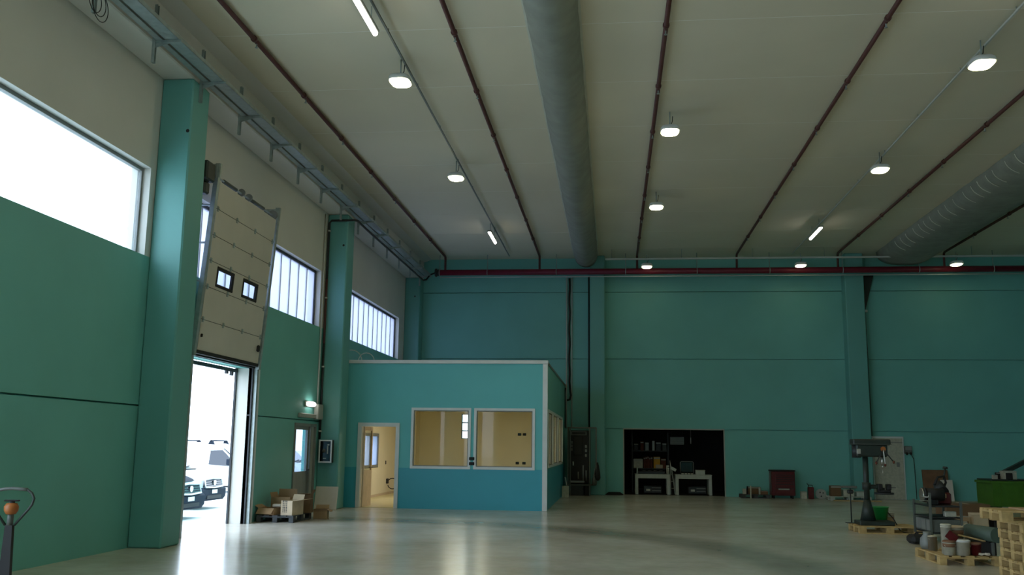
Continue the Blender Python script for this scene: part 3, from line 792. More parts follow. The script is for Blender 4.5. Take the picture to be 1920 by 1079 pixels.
# ------------------------------------------------------------------ open carton helper
def carton(name, label, loc, rotz, sx, sy, sz, m, flaps=(), closed=False, group=None, prints=False):
    t = thing(name, label, 'box', loc, rotz, group)
    w = .008; mb = MB()
    mb.box(-sx/2, sx/2, -sy/2, -sy/2+w, 0, sz); mb.box(-sx/2, sx/2, sy/2-w, sy/2, 0, sz)
    mb.box(-sx/2, -sx/2+w, -sy/2+w, sy/2-w, 0, sz); mb.box(sx/2-w, sx/2, -sy/2+w, sy/2-w, 0, sz)
    mb.box(-sx/2+w, sx/2-w, -sy/2+w, sy/2-w, 0, w)
    if closed: mb.box(-sx/2, sx/2, -sy/2, sy/2, sz, sz+w)
    mb.build('carton', M[m], t)
    for side, ang, ln in flaps:
        c, s = math.cos(ang), math.sin(ang)     # ang: 0 flat outward, pi/2 upright
        if side in 'fb':
            y = -sy/2 if side == 'f' else sy/2; q = -1 if side == 'f' else 1
            vs = [(-sx/2, y, sz), (sx/2, y, sz), (sx/2*.96, y+q*c*ln, sz+s*ln), (-sx/2*.96, y+q*c*ln, sz+s*ln)]
        else:
            x = -sx/2 if side == 'l' else sx/2; q = -1 if side == 'l' else 1
            vs = [(x, -sy/2, sz), (x, sy/2, sz), (x+q*c*ln, sy/2*.96, sz+s*ln), (x+q*c*ln, -sy/2*.96, sz+s*ln)]
        n = (Vector(vs[1])-Vector(vs[0])).cross(Vector(vs[3])-Vector(vs[0])).normalized()*.006
        vs2 = [Vector(v)+n for v in vs]
        MB().add(vs+[tuple(v) for v in vs2], [(0, 1, 2, 3), (7, 6, 5, 4), (0, 4, 5, 1), (1, 5, 6, 2), (2, 6, 7, 3), (3, 7, 4, 0)]).build('flap', M[m], t)
    if closed: B(-.03, .03, -sy/2, sy/2, sz+w, sz+w+.002).build('tape', M['card_pale'], t)
    if prints:
        mb = MB()
        for i in range(3):
            z = sz*.2
            for k in range(6):
                h = .02+.01*((k*7+i*3) % 3)
                mb.box(-sx*.34+i*.04, -sx*.34+i*.04+.022, -sy/2-.002, -sy/2, z, z+h); z += h+.012
        mb.build('print', M['dark_metal'], t)
    return t

# ------------------------------------------------------------------ left side: cartons on a dark pallet, board, cabinet
pallet('dark weathered pallet under the cardboard boxes by the left wall', (-7.02, 20.15, 0), PI/2, m='wood_dark')
PZ = .145
carton('cardboard_box', 'pale open cardboard box with vertical lettering at the pallet front', (-6.76, 19.86, PZ), -.2, .27, .46, .30, 'card_pale', (('r', .15, .22), ('b', 1.1, .12)), prints=True)
carton('cardboard_box', 'wide low open box with its front flap folded down, on the dark pallet', (-7.22, 19.80, PZ), -.12, .36, .36, .14, 'card', (('f', -.75, .16), ('l', .5, .12)))
carton('cardboard_box', 'brown open box with raised back flap behind the lettered box', (-7.12, 20.36, PZ), -.1, .44, .36, .34, 'card', (('b', 1.5, .16), ('l', 1.2, .1)))
carton('cardboard_box', 'tall plain brown box at the right rear of the dark pallet', (-6.69, 20.53, PZ), .1, .27, .30, .40, 'card_dark', (('r', 1.2, .1), ('f', .2, .08)))
carton('cardboard_box', 'small torn open box standing on the floor before the white board', (-6.46, 20.95, 0), .15, .30, .30, .20, 'card', (('r', -.5, .1), ('b', .9, .1), ('f', .3, .05)))
tag(B(-.09, .09, -.06, .06, 0, .06, b=.015).build('paper_pack', M['white_board'], None, (-7.12, 19.93, PZ+.15), .2), 'small white pack lying on the wide low cardboard box', 'pack').location.z = PZ+.15
wbd = MB().box(-.29, .29, -.008, .008, 0, .575, b=.004, rot=Matrix.Rotation(-math.radians(12), 3, 'X'), piv=(0, 0, 0)).build('board', M['white_board'], None, (-7.20, 23.64, .002))
tag(wbd, 'square white board leaning on the pillar beside the office', 'board')

hc = thing('hydrant_cabinet', 'white framed black fire hydrant cabinet hung on the second pillar', 'cabinet', (-7.245, 23.78, 1.16))
B(-.17, .17, -.17, 0, 0, .57, b=.01).build('cabinet_body', M['dark_metal'], hc)
f = MB()
for a in ((-.17, .17, 0, .035), (-.17, .17, .535, .57), (-.17, -.135, .035, .535), (.135, .17, .035, .535)): f.box(a[0], a[1], -.19, -.17, a[2], a[3], b=.004)
dr = f.build('door_frame', M['alu'], hc)
B(-.135, .135, -.18, -.172, .035, .535).build('door_pane', M['panel_dark'], dr)
MB().lathe([(.0, 0), (.05, 0), (.05, .01), (.0, .01)]).build('hose_reel', M['machine_light'], hc, (-.03, -.182, .3)).rotation_euler = (PI/2, 0, 0)
B(.045, .075, -.185, -.18, .22, .42).build('marking', M['grey_plastic'], hc)
B(.05, .10, -.185, -.18, .43, .47).build('marking', M['grey_plastic'], hc)
B(-.05, .03, -.185, -.18, .10, .12).build('marking', M['grey_plastic'], hc)

# pallet truck, lower left
ptk = thing('pallet_truck', 'pallet truck with dark loop handle and orange pivot at the left', 'pallet truck', (-5.93, 9.0, 0), .12)
mb = MB()
loop = [(-.045, 0, .80)]+[(-.17, 0, .955), (-.20, 0, 1.00), (-.215, 0, 1.05), (-.20, 0, 1.10), (-.16, 0, 1.135), (-.08, 0, 1.15), (0, 0, 1.155), (.08, 0, 1.15), (.14, 0, 1.145), (.19, 0, 1.11), (.215, 0, 1.06), (.20, 0, 1.0), (.17, 0, .955)]+[(.045, 0, .80)]
mb.tube(loop, .013, 10).build('handle_loop', M['machine'], ptk)
MB().tube(loop[5:10], .0165, 10).build('grip', M['machine_light'], ptk)
MB().cyl((0, 0, .80), (0, 0, .93), .03, 14).build('handle_neck', M['machine_light'], ptk)
MB().lathe([(.0, .90), (.045, .905), (.065, .94), (.068, .98), (.05, 1.01), (.0, 1.02)], n=18).build('pivot_housing', M['orange'], ptk)
MB().cyl((0, 0, 1.0), (0, 0, 1.03), .028).box(-.075, .075, -.02, .02, 1.03, 1.045, b=.007).build('release_lever', M['black'], ptk)
MB().prism([(-.035, .80), (.035, .80), (.055, .3), (-.055, .3)], 'y', -.025, .025).build('drawbar', M['black'], ptk)
MB().cyl((0, -.06, .1), (0, -.06, .30), .06, 16).box(-.12, .12, -.14, .04, .2, .3, b=.02).build('pump', M['orange'], ptk)
for x in (-.07, .07): MB().cyl((x-.03, .02, .09), (x+.03, .02, .09), .09, 20).build('steer_wheel', M['black'], ptk)
B(-.26, .26, -.32, -.18, .08, .26, b=.02).build('chassis', M['orange'], ptk)
for x in (-.19, .19):
    fk = B(x-.08, x+.08, -1.45, -.25, .06, .11, b=.015).build('fork', M['orange'], ptk)
    MB().cyl((x-.04, -1.25, .04), (x+.04, -1.25, .04), .04, 14).build('fork_roller', M['black'], fk)

# ------------------------------------------------------------------ back: rack beside the office
rk = thing('machine_rack', 'dark tall machine rack with grey frame beside the office end', 'machine', (-1.15, 33.0, 0))
fr = MB()
for x in (-.38, -.30, .36, .58):
    for y in (-.2, .3) if x != -.30 else (-.22,): fr.box(x-.018, x+.018, y-.018, y+.018, .36 if x > .5 else 0, 2.31)
for y in (-.2, .3):
    for z in (.36, 2.29): fr.box(-.38, .58, y-.017, y+.017, z-.018, z+.018)
for x in (-.38, .36, .58): fr.box(x-.015, x+.015, -.2, .3, 2.275, 2.305)
fr.build('frame', M['machine_light'], rk)
B(-.34, .33, -.12, .28, .40, 2.2, b=.02).build('cabinet_body', M['black'], rk)
B(-.28, .26, -.15, -.12, 2.03, 2.17, b=.01).build('top_display', M['machine_light'], rk)
B(-.24, .22, -.16, -.15, 2.06, 2.14).build('display_window', M['black'], rk)
B(-.20, .12, -.17, -.12, 1.35, 2.0, b=.02).build('dark_panel', M['black'], rk)
for z in (1.30, 1.46, 1.60): B(.20, .27, -.15, -.12, z, z+.10, b=.01).build('switch_box', M['grey_metal'], rk)
for z in (1.50, 1.62, 1.74): B(-.29, -.22, -.15, -.12, z, z+.09, b=.01).build('switch_box', M['machine_light'], rk)
MB().cyl((-.20, -.16, 1.0), (-.20, -.16, 1.14), .022, 10).build('gauge', M['cable_white'], rk)
for x, z0, z1 in ((-.03, .55, .8), (.14, .5, 1.02), (.24, .5, .85)): MB().cyl((x, -.15, z0), (x, -.15, z1), .022, 10).build('pipe', M['grey_metal'], rk)
B(-.34, .18, -.18, -.1, .42, .50, b=.015).build('shelf', M['grey_metal'], rk)
B(-.32, .16, -.16, .26, .0, .36, b=.02).build('lower_tank', M['dark_metal'], rk)
B(.18, .36, -.1, .26, 0, .34, b=.02).build('pump', M['black'], rk)
jk = thing('jacket', 'dark jacket hanging on the right side of the machine rack', 'jacket', (-.53, 32.85, .5))
MB().lathe([(.03, .62), (.06, .5), (.10, .25), (.11, .1), (.07, .02), (0, 0)], n=12).build('cloth', M['black'], jk)
bo = thing('hanging_bottle', 'small pale bottle tied to the machine rack side', 'bottle', (-.64, 32.72, .36))
MB().lathe([(.0, 0), (.05, .02), (.065, .1), (.05, .22), (.025, .28), (.03, .34), (0, .35)], n=14).build('bottle', M['machine_light'], bo)
MB().cyl((0, 0, .34), (0.02, .05, .55), .006, 6).build('string', M['cable_white'], bo)
bx_ = thing('white_bin', 'small white box standing at the office end by the rack', 'box', (-1.56, 31.5, 0))
B(-.10, .12, -.12, .12, 0, .37, b=.012).build('bin_body', M['white_paint_tin'], bx_)
st_ = tag(MB().tube([(0, 0, 0), (-.06, .02, .28)], .014, 8).build('white_stick', M['alu'], None, (-1.5, 31.5, .372)), 'thin white stick standing up from the small white box', 'stick')
rag = thing('cable_heap', 'small dark heap of cable on the floor left of the dark opening', 'cable', (.05, 33.75, 0))
for k in range(4):
    MB().tube([(.3*math.cos(a)*(1-.1*k), .1*math.sin(a), .02+.022*k) for a in [2*PI*i/20 for i in range(20)]], .016, 6, True).build('cable_turn', M['cable_black'], rag)

# ------------------------------------------------------------------ storeroom opening: two tables and what stands on them
def work_table(label, x0, x1, y0):
    t = thing('work_table', label, 'table', ((x0+x1)/2, y0, 0), 0, 'work tables in the dark opening')
    h = (x1-x0)/2; tp = .715
    B(-h, h, 0, .8, tp-.03, tp, b=.006).build('table_top', M['grey_board'], t)
    f = MB(); f.box(-h+.01, h-.01, .01, .05, tp-.15, tp-.03); f.box(-h+.01, h-.01, .75, .79, tp-.15, tp-.03)
    f.build('apron', M['grey_board'], t)
    for x in (-h+.06, h-.06):
        for y in (.06, .74): B(x-.055, x+.055, y-.05, y+.05, 0, tp-.15, b=.008).build('leg', M['grey_board'], t)
    return t
work_table('pale grey work table on the left in the dark opening', .78, 2.02, 34.46)
work_table('pale grey work table on the right in the dark opening', 2.2, 3.48, 34.46)
sl = thing('step_ladder', 'folded grey ladder leaning between the two work tables', 'ladder', (2.06, 34.6, 0))
MB().tube([(-.02, 0, 0), (.0, .3, 1.0)], .02, 8).tube([(.14, 0, 0), (.03, .3, .95)], .02, 8).build('rail', M['grey_board'], sl)
for k in range(3): MB().cyl((.0, .06+.07*k, .22+.24*k), (.10-.025*k, .06+.07*k, .22+.24*k), .012, 6).build('rung', M['grey_board'], sl)
sh = thing('storage_shelf', 'dark storage shelf full of goods behind the left work table', 'shelf', (1.38, 35.7, 0))
for x in (-.66, .66):
    for y in (0, .5): B(x-.02, x+.02, y-.02, y+.02, 0, 2.2).build('upright', M['dark_metal'], sh)
for z in (.12, .86, 1.50): B(-.66, .66, -.02, .52, z, z+.03).build('shelf_board', M['dark_metal'], sh)
def crate(label, x, y, z, sx, sy, sz, m, cat='box', name='carton', grp=None):
    t = thing(name, label, cat, (x, y, z), 0, grp)
    B(-sx/2, sx/2, -sy/2, sy/2, 0, sz, b=.012).build('body', M[m], t)
    B(-sx/2+.006, sx/2-.006, -sy/2-.004, -sy/2+.01, sz*.82, sz*.94).build('label_strip', M['grey_plastic'], t)
    return t
crate('cream carton at the left end of the storage shelf', .93, 35.9, .89, .34, .3, .34, 'white_paint_tin')
crate('orange yellow carton in the middle of the storage shelf', 1.62, 35.9, .89, .24, .3, .42, 'yellow_box')
crate('small pale carton in front of the orange yellow one', 1.70, 35.72, .89, .26, .05, .14, 'card_pale')
for k in range(5):
    crate('dark brown folder, number %s from the left on the storage shelf' % ('one two three four five'.split()[k]), 1.16+.068*k, 35.92, .89, .055, .26, .40+.02*(k % 3), 'books', 'folder', 'folder', 'brown folders on the storage shelf')
crate('brown crate at the right end of the storage shelf', 1.86, 35.9, .89, .18, .3, .36, 'books')
for k, (x, w_, h_) in enumerate(((.86, .16, .26), (1.08, .12, .34), (1.26, .14, .30), (1.50, .1, .36), (1.68, .18, .32), (1.9, .16, .28))):
    crate('dim box on the upper storage shelf, %s from the left' % ('first second third fourth fifth sixth'.split()[k]), x, 35.9, 1.53, w_, .28, h_, ('dark_metal', 'books', 'grey_metal', 'grey_plastic', 'dark_metal', 'machine')[k], grp='boxes on the upper storage shelf')
zg = tag(MB().prism([(0, 0), (.08, .02), (.08, .06), (.0, .06), (.08, .10), (.08, .14), (0, .14), (.08, .18), (.08, .22), (0, .22), (.08, .26), (.08, .30), (0, .30), (-.02, .30), (-.02, 0)], 'y', -.02, .02).build('zigzag_hanger', M['white_paint_tin'], None, (1.94, 34.85, .92)), 'pale notched hanger upright beside the left work table', 'hanger')
zg.location = (1.93, 34.9, .717)
bt = thing('tool_box', 'long dark tray of tools on the left work table', 'tool box', (1.35, 34.75, .715))
B(-.5, .5, -.2, .2, 0, .1, b=.015).build('tray', M['dark_metal'], bt)
for k in range(4): MB().cyl((-.3+.2*k, -.1, .11), (-.18+.2*k, .08, .12), .012, 8).build('tool', M['grey_metal'], bt)
po = tag(MB().cyl((0, 0, 0), (0, 0, .22), .025, 10).build('post', M['grey_board'], None, (.86, 34.5, .715)), 'short grey post at the left front corner of the left table', 'post')
po2 = tag(MB().cyl((0, 0, 0), (0, 0, .22), .025, 10).build('post', M['grey_board'], None, (1.97, 34.52, .715)), 'short grey post at the right front corner of the left table', 'post')
mo = thing('wire_basket', 'dark square frame standing on the right work table', 'frame', (2.62, 34.6, .715))
f = MB(); f.tube([(-.23, 0, .06), (-.23, 0, .42), (-.2, 0, .45), (.2, 0, .45), (.23, 0, .42), (.23, 0, .06)], .014, 8); f.build('rim', M['grey_metal'], mo)
B(-.21, .21, .02, .05, .08, .43, b=.01).build('screen', M['panel_dark'], mo)
B(-.24, .24, -.1, .12, 0, .05, b=.01).build('base', M['dark_metal'], mo)
for k in range(4): B(-.2+.11*k, -.12+.11*k, -.115, -.1, .012, .045).build('label_strip', M['white_paint_tin'], mo)
carton('white_box', 'small grey box with a pale lid on the right work table', (3.08, 34.62, .715), 0, .32, .24, .13, 'grey_board', closed=True)
tag(B(-.17, .17, -.13, .13, 0, .025, b=.006).build('box_lid', M['white_paint_tin'], None, (3.08, 34.62, .855)), 'pale flat lid lying on the small grey box', 'lid').location.z = .855
rad = thing('wall_heater', 'grey ribbed unit hanging high in the dark opening', 'heater', (2.33, 35.2, 1.76))
B(-.25, .25, 0, .12, 0, .28, b=.015).build('case', M['grey_metal'], rad)
for k in range(6): B(-.22, .22, -.006, 0, .03+.04*k, .05+.04*k).build('rib', M['machine_light'], rad)
for x in (-.2, .2): MB().cyl((x, .06, .28), (x, .06, 2.75-1.76), .01, 6).build('hanger_rod', M['dark_metal'], rad)
tag(MB().cyl((0, 0, 0), (0, 0, .22), .014, 8).cyl((0, 0, .22), (0, 0, .96), .004, 6).build('hanging_tube', M['alu'], None, (2.82, 35.2, 1.80)), 'short white tube hanging beside the grey ribbed unit', 'tube')
for k, (x, y, lab) in enumerate(((1.38, 34.9, 'left'), (2.95, 34.9, 'right'))):
    mc = thing('floor_machine', 'dark low machine with white label under the %s work table' % lab, 'machine', (x, y, 0))
    B(-.3, .36, -.2, .2, .03, .3, b=.03).build('case', M['dark_metal'], mc)
    B(-.2, -.06, -.215, -.2, .12, .19).build('label_plate', M['white_paint_tin'], mc)
    for z in (.12, .22): B(0, .32, -.215, -.2, z, z+.018).build('trim_line', M['grey_metal'], mc)
cp = thing('clip_board', 'small tilted grey clipboard between the work tables', 'clipboard', (2.14, 34.5, .9))
MB().box(-.1, .1, -.008, .008, -.05, .05, b=.004, rot=Matrix.Rotation(.5, 3, 'Y')).build('board', M['grey_board'], cp)
MB().cyl((-.09, .0, .05), (-.12, .05, .3), .02, 8, .008).build('cone', M['white_paint_tin'], cp)

# ------------------------------------------------------------------ back wall, right of the opening
tc_ = thing('tool_cabinet', 'dark red roller tool cabinet against the back wall', 'cabinet', (5.70, 33.2, 0))
B(-.38, .40, 0, .45, .10, .90, b=.015).build('cabinet_body', M['red_tool'], tc_)
B(-.40, .42, -.02, .47, .90, .95, b=.012).build('top_tray', M['black'], tc_)
z = .14
for k, h in enumerate((.22, .13, .10, .07, .07, .07)):
    dr = B(-.25, .37, -.02, 0, z, z+h-.012, b=.004).build('drawer', M['red_tool'], tc_)
    B(-.23, .35, -.03, -.02, z+h-.03, z+h-.016).build('handle', M['dark_metal'], dr)
    z += h
B(-.16, .20, -.036, -.02, .29, .335).build('name_strip', M['grey_plastic'], tc_)
B(-.36, -.28, -.02, 0, .14, .86, b=.004).build('side_door', M['red_tool'], tc_)
MB().tube([(-.40, -.02, .5), (-.45, -.05, .52), (-.45, -.05, .84), (-.40, -.02, .86)], .014, 8).build('push_handle', M['grey_metal'], tc_)
for x in (-.3, .32):
    for y in (.06, .4): MB().cyl((x-.02, y, .05), (x+.02, y, .05), .05, 14).build('castor', M['black'], tc_)
lp = pallet('low dark pallet with scraps left of the red tool cabinet', (4.78, 33.45, 0), 0, 0.95, .7, .12, 'wood_dark')
bk = thing('offcut', 'small upright pale offcut in front of the scrap pallet', 'timber', (4.60, 33.02, 0))
B(-.02, .02, -.02, .02, 0, .42, b=.004, ).build('stick', M['white_paint_tin'], bk)
crate('small white tin on the left of the scrap pallet', 4.45, 33.45, .12, .12, .12, .18, 'white_paint_tin', 'tin', 'tin')
crate('upright pale bottle shaped pack on the scrap pallet', 4.95, 33.4, .12, .06, .06, .24, 'white_paint_tin', 'pack', 'pack')
crate('brown carton at the back of the scrap pallet', 4.80, 33.62, .12, .42, .2, .24, 'card_dark')
crate('low rusty box near the tool cabinet on the scrap pallet', 5.10, 33.5, .12, .24, .3, .12, 'rust')
bl = thing('black_tool', 'small black tool standing on the scrap pallet', 'tool', (4.56, 33.6, .12))
B(-.05, .05, -.05, .05, 0, .12, b=.02).build('tool_body', M['black'], bl); MB().cyl((0, 0, .12), (.02, 0, .26), .03, 10).build('tool_neck', M['black'], bl)
crate('small white carton on the floor right of the tool cabinet', 6.40, 33.4, 0, .2, .2, .24, 'white_paint_tin')
jc = thing('jerry_can', 'dark red upright canister with a black handle by the cable drum', 'canister', (6.63, 33.35, 0))
B(-.09, .09, -.1, .1, 0, .40, b=.02).build('can_body', M['red_tool'], jc)
MB().tube([(-.06, 0, .40), (-.06, 0, .46), (.06, 0, .46), (.06, 0, .40)], .012, 8).cyl((-.06, 0, .44), (-.12, 0, .52), .012, 8).build('handle', M['black'], jc)
dm = thing('cable_drum', 'pale grey round cable drum standing on edge by the back wall', 'drum', (6.96, 33.35, .17))
for y in (-.06, .06): MB().cyl((0, y-.012, 0), (0, y+.012, 0), .168, 24).build('flange', M['grey_plastic'], dm)
MB().cyl((0, -.05, 0), (0, .05, 0), .10, 18).build('cable_core', M['cable_black'], dm)
for a in (.6, 2.2, 4.6): MB().cyl((.07*math.cos(a), -.078, .07*math.sin(a)), (.07*math.cos(a), -.070, .07*math.sin(a)), .022, 10).build('hole', M['black'], dm)
pl_ = pallet('long low pale pallet with boxes along the back wall', (7.75, 32.95, 0), 0, 1.3, .8, .13, 'grey_board')
PB = .131
crate('brown grey carton with a dark lid on the long low pallet', 7.34, 32.95, PB, .34, .3, .34, 'card_dark')
crate('white carton in the middle of the long low pallet', 7.74, 32.92, PB, .34, .28, .22, 'white_paint_tin')
crate('pale low carton at the right of the long low pallet', 8.14, 32.95, PB, .3, .3, .16, 'grey_board')
plk = tag(B(-.75, .75, -.06, .06, 0, .03, b=.004).build('plank', M['wood'], None, (7.9, 32.35, .0005)), 'pale plank lying on the floor before the long low pallet', 'plank')
wd = struct('door_4', 'white tall door panel on the back wall behind the drill press', (8.84, YB, 0))
B(0, 1.06, -.05, 0, 0, 2.12, b=.006).build('door_frame', M['alu'], wd)
B(.05, 1.01, -.07, -.05, .01, 2.06, b=.004).build('door_leaf', M['white_paint_tin'], wd)
B(.05, 1.01, -.078, -.07, 1.90, 1.93).build('seam', M['grey_metal'], wd)
B(.78, .88, -.09, -.07, 1.1, 1.25, b=.01).build('lock_plate', M['grey_metal'], wd)
for k, z in enumerate((1.6, 1.2, .8, .4)): B(.05, 1.01, -.074, -.07, z, z+.006).build('seam', M['grey_plastic'], wd)
eb = thing('socket_board', 'grey socket boxes with hanging cable right of the white door', 'electric box', (10.03, YB, 1.42))
B(-.12, .12, -.1, 0, .12, .38, b=.015).build('box_body', M['machine_light'], eb)
B(-.11, .11, -.12, -.1, .24, .36, b=.01).build('box_lid', M['grey_metal'], eb)
for x in (-.07, .06): MB().cyl((x, -.12, .15), (x, -.16, .10), .035, 12).build('plug_socket', M['black'], eb)
MB().tube([(.06, -.16, .1), (.14, -.15, -.05), (.17, -.1, -.5), (.19, -.08, -1.2), (.18, -.1, -1.38)], .012, 6).build('cable', M['cable_black'], eb)

# ------------------------------------------------------------------ drill press on its pallet
pallet('pale pallet carrying the drill press', (5.47, 20.35, 0), 0, 1.2, .9)
dpz = .145
dp_ = thing('drill_press', 'dark green pillar drill press with belt cover on a pallet', 'drill press', (5.16, 20.35, dpz))
B(-.22, .46, -.26, .26, 0, .085, b=.015).build('base', M['machine'], dp_)
MB().cyl((0, 0, .085), (0, 0, .50), .155, 20, .065).build('column_foot', M['machine'], dp_)
MB().cyl((0, 0, .50), (0, 0, 1.36), .056, 20).build('column', M['machine'], dp_)
B(-.20, .42, -.15, .15, 1.36, 1.62, b=.03).build('head', M['machine'], dp_)
B(-.26, .48, -.17, .17, 1.60, 1.72, b=.02).build('belt_cover', M['machine'], dp_)
B(-.27, .49, -.18, .18, 1.61, 1.625).build('cover_rim', M['machine_light'], dp_)
MB().cyl((-.17, 0, 1.34), (-.17, 0, 1.60), .09, 16).build('motor', M['dark_metal'], dp_)
B(-.20, -.12, -.17, -.15, 1.42, 1.52, b=.008).build('switch', M['grey_plastic'], dp_)
MB().cyl((.34, 0, 1.36), (.34, 0, 1.20), .035, 14).cyl((.34, 0, 1.20), (.34, 0, 1.12), .022, 14, .014).cyl((.34, 0, 1.12), (.34, 0, .99), .007, 8).build('spindle', M['tin'], dp_)
hb = MB().cyl((.32, -.15, 1.52), (.32, -.19, 1.52), .05, 16).build('feed_hub', M['orange'], dp_)
for a in (-PI/2+.06, -PI*.66, -PI*.30):
    MB().cyl((.32, -.18, 1.52), (.32+.30*math.cos(a), -.2, 1.52+.30*math.sin(a)), .010, 8).build('feed_lever', M['alu'] if abs(a+PI/2) < .1 else M['dark_metal'], hb)
    MB().lathe([(0, -.035), (.02, -.02), (.022, .02), (0, .035)], (.32+.32*math.cos(a), -.2, 1.52+.32*math.sin(a)), 10).build('lever_knob', M['books'], hb)
MB().cyl((0, 0, .70), (0, 0, .84), .085, 18).box(.06, .22, -.05, .05, .72, .80, b=.015).build('table_collar', M['machine'], dp_)
MB().cyl((.34, 0, .61), (.34, 0, .645), .19, 28).cyl((.30, 0, .645), (.30, 0, .74), .06, 14).build('table', M['dark_metal'], dp_)
vi = thing('machine_vice', 'dark steel vice on the drill press table', 'vice', (5.50, 20.35, dpz+.646))
B(-.12, .12, -.09, .09, 0, .05, b=.012).box(-.13, -.04, -.09, .09, .05, .17, b=.012).box(.05, .13, -.09, .09, .05, .17, b=.012).build('vice_body', M['black'], vi)
MB().cyl((.13, 0, .10), (.24, 0, .10), .011, 8).cyl((.22, -.06, .1), (.22, .06, .1), .006, 6).build('vice_screw', M['grey_metal'], vi)
sd = thing('support_stand', 'thin work stand with flat head left of the drill press', 'stand', (4.92, 20.72, 0))
MB().cyl((0, 0, .15), (0, 0, .85), .013, 10).build('stand_pole', M['dark_metal'], sd)
B(-.17, .13, -.06, .06, .85, .90, b=.01).build('stand_head', M['machine_light'], sd)
B(-.06, .06, -.05, .05, .74, .82, b=.02).build('clamp', M['dark_metal'], sd)
MB().box(-.11, .11, -.1, .1, .146, .158, b=.004).build('stand_foot', M['dark_metal'], sd)
gb = thing('bucket', 'bright green plastic bucket behind the drill press base', 'bucket', (5.50, 20.70, dpz+.001))
MB().lathe([(.0, .0), (.115, .0), (.165, .33), (.178, .33), (.178, .345), (.160, .345), (.112, .012), (0, .012)], n=28).build('bucket_body', M['green_bucket'], gb)
MB().tube(arc((0, 0, .32), .18, PI*1.12, PI*1.88, 12, 'xz'), .005, 6).build('bucket_handle', M['tin'], gb)
kb = thing('floor_cable', 'thin black cable running from the drill press to the trolley', 'cable', (5.6, 20.0, 0))
MB().tube([(.0, .65, .42), (.12, .55, .25), (.2, .4, .02), (.25, .1, .014), (.28, -.4, .014), (.2, -.8, .014), (.14, -1.1, .014)], .011, 6).build('cable', M['cable_black'], kb)

# ------------------------------------------------------------------ grinder trolley
tl = thing('trolley', 'grey steel tool trolley with shelves right of the drill press', 'trolley', (6.06, 18.95, 0))
for x in (-.27, .27):
    for y in (-.5, .45): B(x-.02, x+.02, y-.02, y+.02, .10, .72 if x > 0 or y > 0 else .88).build('post', M['machine_light'], tl)
for z in (.14, .42, .62): B(-.27, .27, -.5, .45, z, z+.025, b=.005).build('tray', M['dark_metal'], tl)
B(-.25, .25, -.48, .43, .165, .40, b=.01).build('drawer_block', M['machine_light'], tl)
for k in range(3): B(-.26, -.25, -.45+.3*k, -.2+.3*k, .19, .38).build('drawer', M['grey_metal'], tl)
MB().tube([(-.27, -.5, .86), (-.30, -.52, .80), (-.34, -.3, .80), (-.30, -.1, .80)], .012, 8).build('push_handle', M['tin'], tl)
for x in (-.25, .25):
    for y in (-.47, .42): MB().cyl((x-.015, y, .05), (x+.015, y, .05), .05, 14).build('castor', M['black'], tl)
gr = thing('bench_grinder', 'black bench grinder with pale wheel on top of the trolley', 'grinder', (5.95, 18.8, .645))
B(-.08, .08, -.08, .08, 0, .10, b=.015).build('grinder_foot', M['dark_metal'], gr)
MB().cyl((-.12, 0, .19), (.20, 0, .19), .115, 20).build('motor', M['black'], gr)
MB().cyl((-.20, 0, .18), (-.17, 0, .18), .125, 24).build('wheel', M['tin'], gr)
MB().cyl((-.17, 0, .18), (-.12, 0, .18), .135, 24).build('guard', M['black'], gr)
B(-.26, -.10, -.2, -.06, .07, .085, b=.004).build('tool_rest', M['tin'], gr)
rm = thing('red_machine', 'dark red and black hand machine standing on the trolley', 'machine', (6.22, 19.15, .645))
B(-.14, .14, -.18, .18, 0, .22, b=.03).build('machine_case', M['red_tool'], rm)
MB().cyl((0, -.1, .22), (0, .12, .36), .12, 16, .09).build('motor', M['dark_metal'], rm)
MB().tube([(.05, .1, .2), (.14, .1, .40), (.10, .06, .52), (-.04, 0, .50), (-.12, -.05, .36)], .022, 8).build('hoop', M['black'], rm)
MB().cyl((.1, .1, .45), (.15, .12, .66), .016, 8).cyl((.15, .12, .66), (.155, .12, .70), .05, 10, .04).build('lever', M['machine'], rm)
B(-.06, .04, -.2, -.18, .12, .2, b=.01).build('label_plate', M['card_pale'], rm)
crate('small white carton lying on the trolley middle shelf', 6.18, 18.60, .446, .2, .12, .1, 'white_paint_tin', grp=None)
tb = thing('tool_case', 'black soft tool bag on the floor left of the trolley', 'bag', (5.46, 18.05, 0), .1)
B(-.2, .2, -.16, .16, 0, .16, b=.05).build('bag_body', M['black'], tb)
MB().tube([(-.1, 0, .15), (-.06, 0, .2), (.06, 0, .2), (.1, 0, .15)], .012, 8).build('bag_handle', M['black'], tb)
crate('small brown carton on the floor left of the trolley', 5.72, 20.95, .145, .2, .2, .16, 'card')
crate('flat white box lying on the carton left of the trolley', 5.72, 20.95, .306, .22, .2, .05, 'white_paint_tin')

